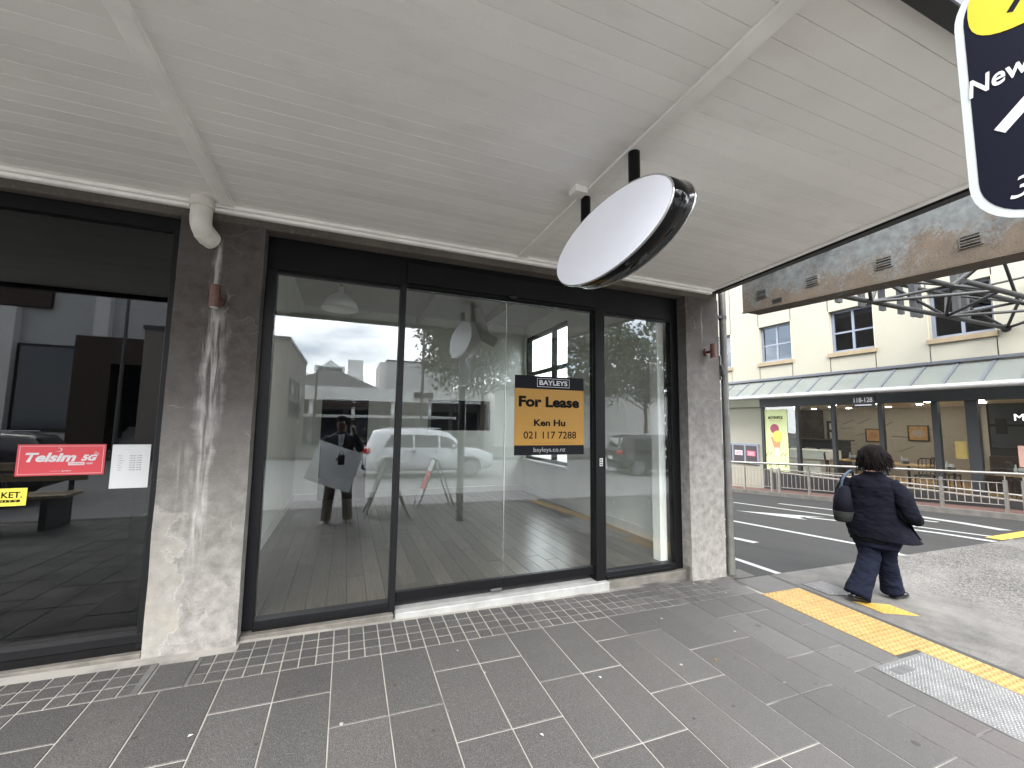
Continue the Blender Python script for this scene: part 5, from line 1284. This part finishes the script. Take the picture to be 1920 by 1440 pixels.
for u_, hw, hd, ds in ((.70, .075, .05, -.005), (.715, .090, .062, 0), (.80, .100, .068, 0), (.93, .085, .058, .008), (1.01, .058, .040, .02), (1.035, .040, .028, .022)):
    bb.append([F((-.205 + ds + .82 * hw * math.cos(2 * PI * k / 18) * (1 + .22 * mnoise.noise(Vector((k, u_ * 9, 0)))), -.125 + hd * math.sin(2 * PI * k / 18), u_)) for k in range(18)])
obj('bag_body', MB().loft(bb[2:]), M_bag, bgp); obj('bag_base', MB().loft(bb[:3]), M_bagbase, bgp)
obj('strap', MB().tube([F(p) for p in catmull([(-.205, -.135, 1.02), (-.19, -.135, 1.10), (-.160, -.085, 1.165), (-.15, 0, 1.175), (-.18, .09, 1.08), (-.25, .0, 1.0)], 4)], .011, 8), M_strap, bgp)
obj('strap_ring', MB().tube([F((-.205, -.135, 1.035)), F((-.205, -.135, 1.005))], .014, 8), M_steel, bgp)

# --- photographer, seen only in the glass
PX_, PY_ = -0.07, -3.80
F = Frame(PX_, PY_, gz(PX_, PY_), 90)
ph = thing('person', 'man in a dark suit jacket and taupe trousers taking the picture, reflected in the glass', 'person', tuple(F.o))
hc = (0.0, 0.03, 1.60)
ch = [[('pel', (0, 0, .93), (.14, .10)), ('waist', (0, 0, 1.08), (.13, .095)), ('chest', (0, .01, 1.27), (.16, .11)), ('neck0', (0, .0, 1.41), .062), ('neck', (0, .015, 1.47), .054), ('hd0', (0, .03, 1.52), .066), ('hd1', (0, .035, 1.59), .090), ('hd2', (0, .02, 1.66), .072)],
      [('chest', 0, 0), ('shr', (.185, 0, 1.36), .055), ('elr', (.30, .10, 1.18), .042), ('wrr', (.19, .37, 1.46), .028), ('har', (.165, .415, 1.55), .03)],
      [('chest', 0, 0), ('shl', (-.185, 0, 1.36), .055), ('ell', (-.28, .02, 1.06), .042), ('wrl', (-.08, .22, 1.02), .028), ('hal', (-.02, .25, 1.02), .03)],
      [('pel', 0, 0), ('hir', (.10, 0, .86), .09), ('knr', (.12, .02, .48), .06), ('anr', (.155, 0, .08), .04)],
      [('pel', 0, 0), ('hil', (-.10, 0, .86), .09), ('knl', (-.13, .02, .48), .06), ('anl', (-.17, 0, .08), .04)]]
for c_ in ch[1:]: c_[0] = next(k for k in ch[0] if k[0] == c_[0][0])
bd = skin_body('body', F, ch, simple('brown_skin', (0.16, 0.09, 0.06), 0.5), ph)
fg = MB(); fingers(fg, F, (.165, .415, 1.55), (-.5, .1, .8), (0, .2, 1), 0.028, .9); fingers(fg, F, (-.02, .25, 1.02), (1, .1, -.1), (0, .3, 1), 0.028, .9); obj('fingers', fg, M_skin, bd)
a, e, m = head(F, hc, .095, None); obj('nose_and_ears', a, bd.data.materials[0], bd); obj('eyes', e, M_whiteshirt, bd); obj('mouth', m, bd.data.materials[0], bd)
obj('hair', MB().ball(F((0, .0, 1.635)), (.098, .105, .085), 20, 12), M_hair, ph)
jk = MB()
torso(jk, F, [(.80, 0, 0, .205, .14), (.95, 0, 0, .20, .135), (1.08, 0, 0, .19, .13), (1.25, 0, 0, .215, .135), (1.36, 0, 0, .205, .11), (1.42, 0, 0, .12, .085), (1.46, 0, .01, .07, .065)], wr=.04)
limb(jk, F, [(.17, 0, 1.36), (.25, .04, 1.27), (.30, .10, 1.18), (.26, .22, 1.28), (.20, .34, 1.43)], [.075, .07, .062, .055, .045], wr=.08)
limb(jk, F, [(-.17, 0, 1.36), (-.25, 0, 1.22), (-.285, .02, 1.06), (-.20, .14, 1.02), (-.10, .21, 1.02)], [.075, .07, .062, .055, .045], wr=.08)
obj('suit_jacket', jk, M_suit, ph)
obj('shirt', MB().add([F(p) for p in ((-.055, .1405, 1.42), (.055, .1405, 1.42), (.02, .152, 1.05), (-.02, .152, 1.05))], [(0, 1, 2, 3)]).add([F(p) for p in ((-.055, .135, 1.42), (.055, .135, 1.42), (.02, .147, 1.05), (-.02, .147, 1.05))], [(3, 2, 1, 0)]), M_whiteshirt, ph)
tr_ = MB(); torso(tr_, F, [(.72, 0, 0, .185, .125), (.85, 0, 0, .19, .13), (.98, 0, 0, .175, .12)], wr=.04)
limb(tr_, F, [(.095, 0, .86), (.11, .01, .66), (.125, .02, .46), (.14, .01, .26), (.155, 0, .05)], [.105, .095, .082, .076, .078], wr=.06)
limb(tr_, F, [(-.095, 0, .86), (-.12, .01, .66), (-.135, .02, .46), (-.155, .01, .26), (-.17, 0, .05)], [.105, .095, .082, .076, .078], wr=.06)
obj('trousers', tr_, M_trous, ph)
shoe('shoe', F, (.15, -.09, .004), (.19, .17, .004), 0, M_tanshoe, ph); shoe('shoe', F, (-.165, -.09, .004), (-.215, .17, .004), 0, M_tanshoe, ph)
pn = thing('phone', 'black phone held up by the man reflected in the glass', 'phone', (0.05, -3.375, 1.46))
box('phone_body', -0.015, 0.135, -3.392, -3.384, 1.425, 1.498, M_black, pn, 0.003); obj('lens', MB().tube([(0.0, -3.384, 1.48), (0.0, -3.380, 1.48)], .009, 12), M_gloss, pn)
bo = MB(); pz = [(-.375, 1.20), (-.565, .63), (.085, .40), (.275, .97)]
bo.prism([(x, PY_ + .12 + .42 * (1.2 - z), z - .02) for x, z in pz], (0, .006, 0))
bt = tag(obj('sign_board', bo, M_boardw), 'blank white board tucked under the arm of the reflected man', 'board')
kb = thing('shoulder_satchel', 'small black case hanging from the reflected man\'s fist in front of the white board', 'case', (-.05, PY_ + .28, .9))
box('case_body', -.10, .0, PY_ + .33, PY_ + .385, .80, .96, M_patent, kb, .012); obj('case_strap', MB().tube([(-.09, PY_ + .30, .96), (-.05, PY_ + .27, 1.01), (-.01, PY_ + .30, .96)], .006, 6), M_patent, kb)

# ------------------------------------------------------------------ footpath boards behind the camera
def aframe(nm, x0, x1, ya, yb, h, lab, bands):
    t = thing(nm, lab, 'sandwich board', ((x0 + x1) / 2, ya, gz((x0 + x1) / 2, ya)))
    xm = (x0 + x1) / 2
    for a, s_ in ((x0, 1), (x1, -1)):
        pz_ = gz(a, ya)
        p = [(a, ya, pz_), (a, yb, pz_), (xm - s_ * .01, yb, h), (xm - s_ * .01, ya, h)]
        n_ = Vector((s_ * .02, 0, 0))
        obj('leg', MB().tube([p[0], p[3]], .017, 6), M_polegrey, t); obj('leg', MB().tube([p[1], p[2]], .017, 6), M_polegrey, t)
        zlo = .10
        def at(u, v): return Vector(p[0]).lerp(Vector(p[3]), u).lerp(Vector(p[1]).lerp(Vector(p[2]), u), v)
        for (u0, u1, mat) in (bands if (s_ == 1 or len(bands) == 1) else []):
            q_ = [at(u0, 0), at(u0, 1), at(u1, 1), at(u1, 0)]
            obj('panel_band', MB().add(q_ + [v - n_ * .35 for v in q_], [(0, 1, 2, 3), (7, 6, 5, 4), (0, 4, 5, 1), (1, 5, 6, 2), (2, 6, 7, 3), (3, 7, 4, 0)]), mat, t)
    return t
aframe('sandwich_board', .36, 1.09, -4.05, -4.55, .80, 'dark sandwich board standing beside the man, reflected in the glass', [(.12, .96, M_fascia)])
aframe('sandwich_board', 1.36, 2.10, -4.75, -5.2, .74, 'red and white sandwich board near the kerb, reflected in the sliding doors', [(.10, .36, M_paper), (.3605, .74, M_red), (.7405, .97, M_paper)])

# ------------------------------------------------------------------ cars
def car(label, loc, rot, paint, L=4.35, H=1.62, W=1.80, plate=''):
    t = thing('parked_car', label, 'car', (0, 0, 0))
    hl = L / 2
    # station: x, belt z, roof z, lower half width, roof half width, sill z
    st = [(-hl, .62, .92, .74, .60, .42), (-hl + .06, .86, 1.05, .84, .62, .30), (-hl + .30, 1.02, H * .965, .89, .60, .27), (-hl + .75, 1.02, H, .90, .62, .26), (-.35, 1.00, H + .01, .90, .63, .25), (.25, .99, H * .985, .90, .62, .25), (.62, .985, H * .93, .90, .60, .25), (1.22, .97, .99, .89, .70, .25), (hl - .45, .90, .93, .88, .72, .26), (hl - .12, .78, .82, .82, .70, .30), (hl, .62, .66, .68, .58, .40)]
    rings = []
    for x, zb_, zr, w, wr_, zs in st:
        k = W / 1.8
        half = [(w * .86, zs), (w, zs + .12), (w, (zs + zb_) / 2), (w * .985, zb_), (wr_ + (w - wr_) * .30, zb_ + (zr - zb_) * .7), (wr_, zr - .015), (wr_ * .6, zr + .005)]
        rings.append([(x, y * k, z) for y, z in half] + [(x, -y * k, z) for y, z in half[::-1]])
    obj('body', MB().loft(rings), paint, t, label=None)
    k = W / 1.8
    for s_ in (-1, 1):
        def sidept(x, u):
            for a, b in zip(st[:-1], st[1:]):
                if a[0] <= x <= b[0]:
                    f = (x - a[0]) / (b[0] - a[0]); g = [a[i] + (b[i] - a[i]) * f for i in range(6)]
                    y = (g[3] * .985 + (g[4] + (g[3] - g[4]) * .30 - g[3] * .985) * u / .7); z = g[1] + (g[2] - g[1]) * u
                    return (x, s_ * (y * k + .006), z)
        for (xa, xb, ia, ib) in ((-hl + .52, -.62, .25, .04), (-.56, .22, .04, .04), (.28, .98, .04, .30)):
            q_ = [sidept(xa + (.0 if ia < .2 else .10), .04), sidept(xb - (.0), .04), sidept(xb - (.28 if ib > .2 else 0), .70), sidept(xa + (.34 if ia > .2 else 0), .70)]
            obj('side_window', MB().add(q_ + [(x, y - s_ * .004, z) for x, y, z in q_], [(0, 1, 2, 3), (7, 6, 5, 4), (0, 4, 5, 1), (1, 5, 6, 2), (2, 6, 7, 3), (3, 7, 4, 0)]), M_carglass, t)
        obj('door_mirror', MB().ball((.72, s_ * (W / 2 + .08), 1.06), (.07, .10, .075), 10, 7), paint, t)
        for xh in (-.60, .18): box('door_handle', xh - .09, xh + .07, s_ * (W / 2 + .004), s_ * (W / 2 + .022), .885, .915, M_rim, t)
        box('tail_light', -hl - .012, -hl + .22, s_ * (W / 2 - .26), s_ * (W / 2 - .005), .86, 1.00, M_tail, t, .02)
        box('headlight', hl - .30, hl - .03, s_ * (W / 2 - .34), s_ * (W / 2 - .09), .66, .80, M_lens, t, .02)
        for xw in (-hl + .82, hl - .86):
            w_ = obj('wheel', MB().tube([(xw, s_ * (W / 2 - .20), .335), (xw, s_ * (W / 2 + .015), .335)], .335, 24), M_tyre, t)
            obj('rim', MB().tube([(xw, s_ * (W / 2 + .012), .335), (xw, s_ * (W / 2 + .020), .335)], .235, 24), M_rim, w_)
            sp_ = MB()
            for i in range(10):
                an = 2 * PI * (i + .5) / 10; sp_.prism([(xw + r_ * math.cos(an + d_), s_ * (W / 2 + .0205), .335 + r_ * math.sin(an + d_)) for r_, d_ in ((.07, -.25), (.215, -.11), (.215, .11), (.07, .25))], (0, s_ * .002, 0))
            obj('rim_gap', sp_, M_tyre, w_)
            obj('wheel_arch', MB().tube([(xw + .40 * math.cos(R(a_)), s_ * (W / 2 - .01), .335 + .40 * math.sin(R(a_))) for a_ in range(-15, 200, 15)], .045, 8), paint if paint is not M_carw else M_greyb, t)
        obj('roof_rail', MB().tube([(-hl + .55, s_ * W * .31, H + .02), (.35, s_ * W * .31, H + .03)], .016, 6), M_rim, t)
    q_ = [(-hl + .075, -.52, 1.06), (-hl + .075, .52, 1.06), (-hl + .255, .46, H * .93), (-hl + .255, -.46, H * .93)]
    obj('rear_window', MB().add([(x - .035, y, z) for x, y, z in q_] + q_, [(0, 1, 2, 3), (7, 6, 5, 4), (0, 4, 5, 1), (1, 5, 6, 2), (2, 6, 7, 3), (3, 7, 4, 0)]), M_carglass, t)
    q_ = [(1.20, -.66, 1.0), (1.20, .66, 1.0), (.66, .54, H * .92), (.66, -.54, H * .92)]
    obj('windscreen', MB().add([(x + .012, y, z + .015) for x, y, z in q_] + q_, [(0, 1, 2, 3), (7, 6, 5, 4), (0, 4, 5, 1), (1, 5, 6, 2), (2, 6, 7, 3), (3, 7, 4, 0)]), M_carglass, t)
    box('number_plate', -hl - .02, -hl - .004, -.26, .26, .62, .74, M_plate, t)
    box('front_plate', hl + .004, hl + .02, -.26, .26, .42, .54, M_plate, t)
    obj('rear_bumper', MB().box(-hl - .03, -hl + .15, -W / 2 + .10, W / 2 - .10, .32, .50), M_tyre, t, .03)
    obj('grille', MB().box(hl - .05, hl + .012, -.5, .5, .45, .62), M_tyre, t, .02)
    t.location = loc; t.rotation_euler.z = rot
    return t
car('white SUV on the road, reflected in the sliding doors', (2.75, -11.3, mz(2.75, -11.3)), R(3), M_carw)
car('black SUV on the road, reflected in the narrow right pane', (12.4, -10.6, mz(12.4, -10.6)), R(14), M_carb)
car('dark grey car parked across the kerb, reflected in the tinted window', (-7.7, -7.9, mz(-7.7, -7.9)), R(172), M_carg, H=1.36)
# bench reflected in the tinted window
bn = thing('timber_bench', 'weathered slatted timber bench on the footpath, reflected in the tinted window', 'bench', (-4.6, -4.7, gz(-4.6, -4.7)))
for i in range(4): box('slat', -5.5, -3.7, -4.95 + i * .13, -4.84 + i * .13, .33, .375, M_bench, bn, .006)
for i in range(2): box('back_slat', -5.5, -3.7, -5.04, -5.0, .52 + i * .16, .64 + i * .16, M_bench, bn, .006)
for x_ in (-5.3, -3.9): box('leg', x_ - .04, x_ + .04, -5.0, -4.45, gz(x_, -4.7), .329, M_polegrey, bn); box('back_post', x_ - .03, x_ + .03, -5.06, -5.041, gz(x_, -5), .83, M_polegrey, bn)

# ------------------------------------------------------------------ buildings over the main road
def windows(t, x0, x1, y, z0, z1, nx, nz, gap=.25, dy=.05, mat=None):
    wx = (x1 - x0) / nx; wz = (z1 - z0) / nz
    for i in range(nx):
        for j in range(nz):
            a, b, c_, d_ = x0 + i * wx + wx * gap / 2, x0 + (i + 1) * wx - wx * gap / 2, z0 + j * wz + wz * gap / 2, z0 + (j + 1) * wz - wz * gap / 2
            w_ = box('window', a, b, y, y + dy, c_, d_, M_paleframe, t); box('pane', a + .06, b - .06, y + dy + .001, y + dy + .02, c_ + .06, d_ - .06, mat or M_win, w_)
bb_ = thing('brown_building', 'plain brown clad building over the road, reflected at the left of the fixed pane', 'building', (-5, -21, 0))
box('wall', -8.0, -2.66, -27, -18.02, -.4, 5.20, M_brownb, bb_); box('parapet', -8.05, -2.6, -27.05, -17.97, 5.201, 5.38, M_fin, bb_)
for i in range(3): 
    for j in range(2):
        w_ = box('side_window', -2.655, -2.60, -20.2 - i * 2.0, -18.9 - i * 2.0, 1.6 + j * 1.1, 2.5 + j * 1.1, M_paleframe, bb_); box('pane', -2.599, -2.58, -20.1 - i * 2, -19.0 - i * 2, 1.68 + j * 1.1, 2.42 + j * 1.1, M_win, w_)
box('roller_door', -7.2, -4.2, -18.019, -17.98, -.2, 2.4, M_fin, bb_)
ls = thing('shop_row', 'long low pale shop row with a white fascia on columns, reflected in the fixed pane', 'building', (3, -33, 0))
box('wall', -9, 16, -38, -33, -.5, 3.4, M_greyb, ls); box('fascia', -9.2, 16.2, -33, -30, 3.05, 4.05, M_whiteb, ls)
obj('roof', MB().loft([[(-4.6, y, 4.06), (2.2, y, 4.06), (-1.2, y, 5.5)] for y in (-38, -30.2)], True, False), M_tile_roof, ls)
for i in range(9):
    box('column', -8.4 + i * 2.9, -8.15 + i * 2.9, -30.4, -30.15, -.5, 3.049, M_whiteb, ls)
    w_ = box('shop_window', -8.6 + i * 2.9, -6.1 + i * 2.9, -32.99, -32.9, .2, 2.4, M_fascia, ls); box('pane', -8.5 + i * 2.9, -6.2 + i * 2.9, -32.899, -32.87, .3, 2.3, M_win, w_)
box('sign_band', -1.6, 1.8, -29.99, -29.93, 2.55, 2.85, M_rustred, ls); box('sign_band', 4.9, 6.4, -29.99, -29.9, 3.4, 3.85, M_rustred, ls)
box('lower_awning', -4, 8, -30, -28.5, 1.75, 1.95, M_whiteb, ls)
tw_ = thing('white_tower', 'stepped white tower behind the shop row, reflected in the fixed pane', 'building', (-1, -64, 0))
box('wall', -6, 2.0, -70, -60, 0, 8.0, M_whiteb, tw_); box('wall', -4.6, -.6, -69, -61, 8.001, 9.4, M_whiteb, tw_); box('wall', -.2, 1.9, -69, -60.5, 8.001, 10.4, M_whiteb, tw_)
obj('roof', MB().loft([[(-3.6, y, 9.401), (-1.4, y, 9.401), (-2.5, y, 10.3)] for y in (-68, -61.2)], True, False), M_whiteb, tw_)
windows(tw_, -4.2, -.9, -61, 8.1, 9.3, 4, 1, .15); windows(tw_, -5.8, -1, -60, 5.6, 7.0, 5, 1, .2); windows(tw_, .2, 1.5, -60, 5.5, 7.4, 1, 2, .3)
gb = thing('grey_box_building', 'plain grey box building behind the shop row, reflected in the left sliding door', 'building', (8, -48, 0))
box('wall', 4.0, 11.6, -52, -45, 0, 8.35, M_greyb, gb); box('side_wall', 3.2, 3.999, -52, -45.2, 0, 8.2, M_pale, gb); box('parapet', 3.9, 11.7, -52.1, -44.9, 8.351, 8.5, M_fin, gb)
wb = thing('white_showroom', 'white showroom with tall columns and dark glazing, reflected in the tinted window', 'building', (-15, -24, 0))
box('wall', -30, -8.6, -30, -22.5, 4.9, 9.2, M_greyb, wb); box('wall', -30, -8.6, -30, -22.5, -.4, .8, M_pale, wb); box('wall', -30, -8.6, -30, -25, .8, 4.9, M_dark, wb)
box('fascia_band', -30, -13.2, -22.5, -22.3, 6.6, 8.4, M_rustred, wb)
for i in range(6):
    x_ = -28 + i * 3.3; box('column', x_, x_ + .55, -22.6, -22.1, -.4, 6.5 if i < 5 else 9.0, M_pale, wb)
    w_ = box('window', x_ + .56, x_ + 3.28, -22.45, -22.40, .82, 4.88, M_fascia, wb); box('pane', x_ + .7, x_ + 3.15, -22.398, -22.37, .95, 4.75, M_win, w_)
obj('round_emblem', MB().tube([(-19.8, -22.28, 6.2), (-19.8, -22.15, 6.2)], 1.05, 28), M_brownb, wb)
rd_ = thing('rust_red_portal', 'rust red stair portal beside the white showroom, reflected in the tinted window', 'building', (-9.8, -20.5, 0))
box('wall', -11.2, -9.9, -21.8, -20.2, -.4, 5.1, M_rustred, rd_); box('lintel', -9.899, -7.9, -21.8, -20.2, 3.9, 5.1, M_rustred, rd_)
for i in range(10): box('step', -9.89, -8.1, -20.6 - i * .28, -20.32 - i * .28, -.3, -.12 + i * .17, M_greyb, rd_)
obj('stair_rail', MB().tube([(-9.7, -20.2, .8), (-9.7, -23.2, 2.6)], .04, 8), M_rustred, rd_)
# street poles
def lamp_post(x, y, h, lab, arm):
    t = thing('street_lamp', lab, 'street lamp', (x, y, mz(x, y)), 'street lamps over the main road')
    obj('pole', MB().tube([(x, y, mz(x, y)), (x, y, h)], [.09, .05], 10), M_polegrey, t)
    obj('arm', MB().tube([(x, y, h - .1), (x + arm, y, h + .05)], .03, 8), M_polegrey, t); box('lantern', x + arm - .05, x + arm + .5 * (1 if arm > 0 else -1), y - .1, y + .1, h + .02, h + .12, M_fin, t, .01)
lamp_post(3.55, -17.9, 9.5, 'tall grey street lamp over the road, reflected in the left sliding door', 1.6)
lamp_post(-2.0, -27, 4.9, 'shorter street lamp past the brown building, reflected in the fixed pane', .9)
lamp_post(-8.7, -18.2, 7.5, 'street lamp before the white showroom, reflected in the tinted window', -1.2)

# trees by the road, seen in the glass
def tree(x, y, h, rx, rz_, n, lab, seed):
    random.seed(seed)
    t = thing('street_tree', lab, 'tree', (x, y, mz(x, y))); g = mz(x, y)
    mb = MB(); mb.tube([(x, y, g), (x + .05, y, g + h * .25), (x - .03, y + .04, g + h * .5)], [.17, .13, .10], 12)
    tips = []
    for i in range(9):
        an = i * 2.4; L = rx * random.uniform(.5, .8); p = Vector((x, y, g + h * random.uniform(.32, .5)))
        q_ = p + Vector((math.cos(an) * L, math.sin(an) * L, rz_ * random.uniform(.3, .9))); mb.tube([p, p.lerp(q_, .5) + Vector((0, 0, .15)), q_], [.07, .045, .02], 7); tips.append(q_)
        for j in range(2):
            r_ = q_ + Vector((random.uniform(-1, 1), random.uniform(-1, 1), random.uniform(0, 1))) * .8; mb.tube([q_, r_], [.02, .008], 5); tips.append(r_)
    obj('trunk', mb, M_bark, t)
    lf = MB(); c0 = Vector((x, y, g + h * .68)); clumps = []
    while len(clumps) < 70:
        d = Vector((random.uniform(-1, 1), random.uniform(-1, 1), random.uniform(-1, 1)))
        if d.length < 1 and d.length > .25: clumps.append(c0 + Vector((d.x * rx, d.y * rx, d.z * rz_)))
    clumps += tips
    for i in range(n):
        c = random.choice(clumps); p = c + Vector((random.gauss(0, .42), random.gauss(0, .42), random.gauss(0, .34)))
        a = Vector((random.gauss(0, 1), random.gauss(0, 1), random.gauss(0, 1))).normalized(); b = a.orthogonal().normalized(); s_ = random.uniform(.07, .14)
        lf.add([p - a * s_ * 1.4, p + b * s_ * .6, p + a * s_ * 1.4, p - b * s_ * .6], [(0, 1, 2, 3)])
    obj('crown', lf, M_leaf, t)
tree(7.6, -20.5, 10.0, 4.0, 3.3, 12000, 'leafy street tree over the road, reflected in the sliding doors', 5)
tree(14.6, -21.5, 10.4, 4.4, 3.6, 6500, 'leafy street tree over the road, reflected in the narrow right pane', 9)
tree(21.0, -22.0, 10.0, 4.2, 3.4, 9000, 'leafy street tree over the road, last of the row past the right pane', 12)
bk = thing('brick_block', 'plain grey brown block behind the trees, reflected in the right pane', 'building', (20, -34, 0))
box('wall', 11, 34, -36, -28, -.6, 4.4, M_pale, bk); box('roof', 10.8, 34.2, -36.2, -27.8, 4.401, 4.65, M_tile_roof, bk)
# ------------------------------------------------------------------ small litter on the paving
random.seed(21)
for x, y, a, nm, lab, mat in ((0.98, -1.32, 2.1, 'paper_scrap', 'tiny white paper scrap on the pavers towards the front', M_letw), (2.38, -1.10, 1.2, 'fallen_leaf', 'small yellow leaf on the slabs in front of the corner pillar', M_mustard), (-0.62, -0.80, .4, 'cigarette_butt', 'white cigarette butt in a paver joint near the stained pillar', M_paper), (1.52, -1.02, 1.9, 'paper_scrap', 'pale gum paper on the pavers in front of the lease poster', M_paper)):
    z = gz(x, y) + .0015; L = .022 if 'leaf' in nm else .012; w = .009 if 'leaf' in nm else .006
    c, s_ = math.cos(a), math.sin(a)
    P = lambda u, v, h: (x + u * c - v * s_, y + u * s_ + v * c, z + h)
    tag(obj(nm, MB().add([P(-L, 0, .001), P(-L * .2, -w, .004), P(L, 0, .002), P(-L * .2, w, .005), P(0, 0, .0)], [(0, 1, 4), (1, 2, 4), (2, 3, 4), (3, 0, 4)]), mat), lab, 'litter', 'litter on the paving')
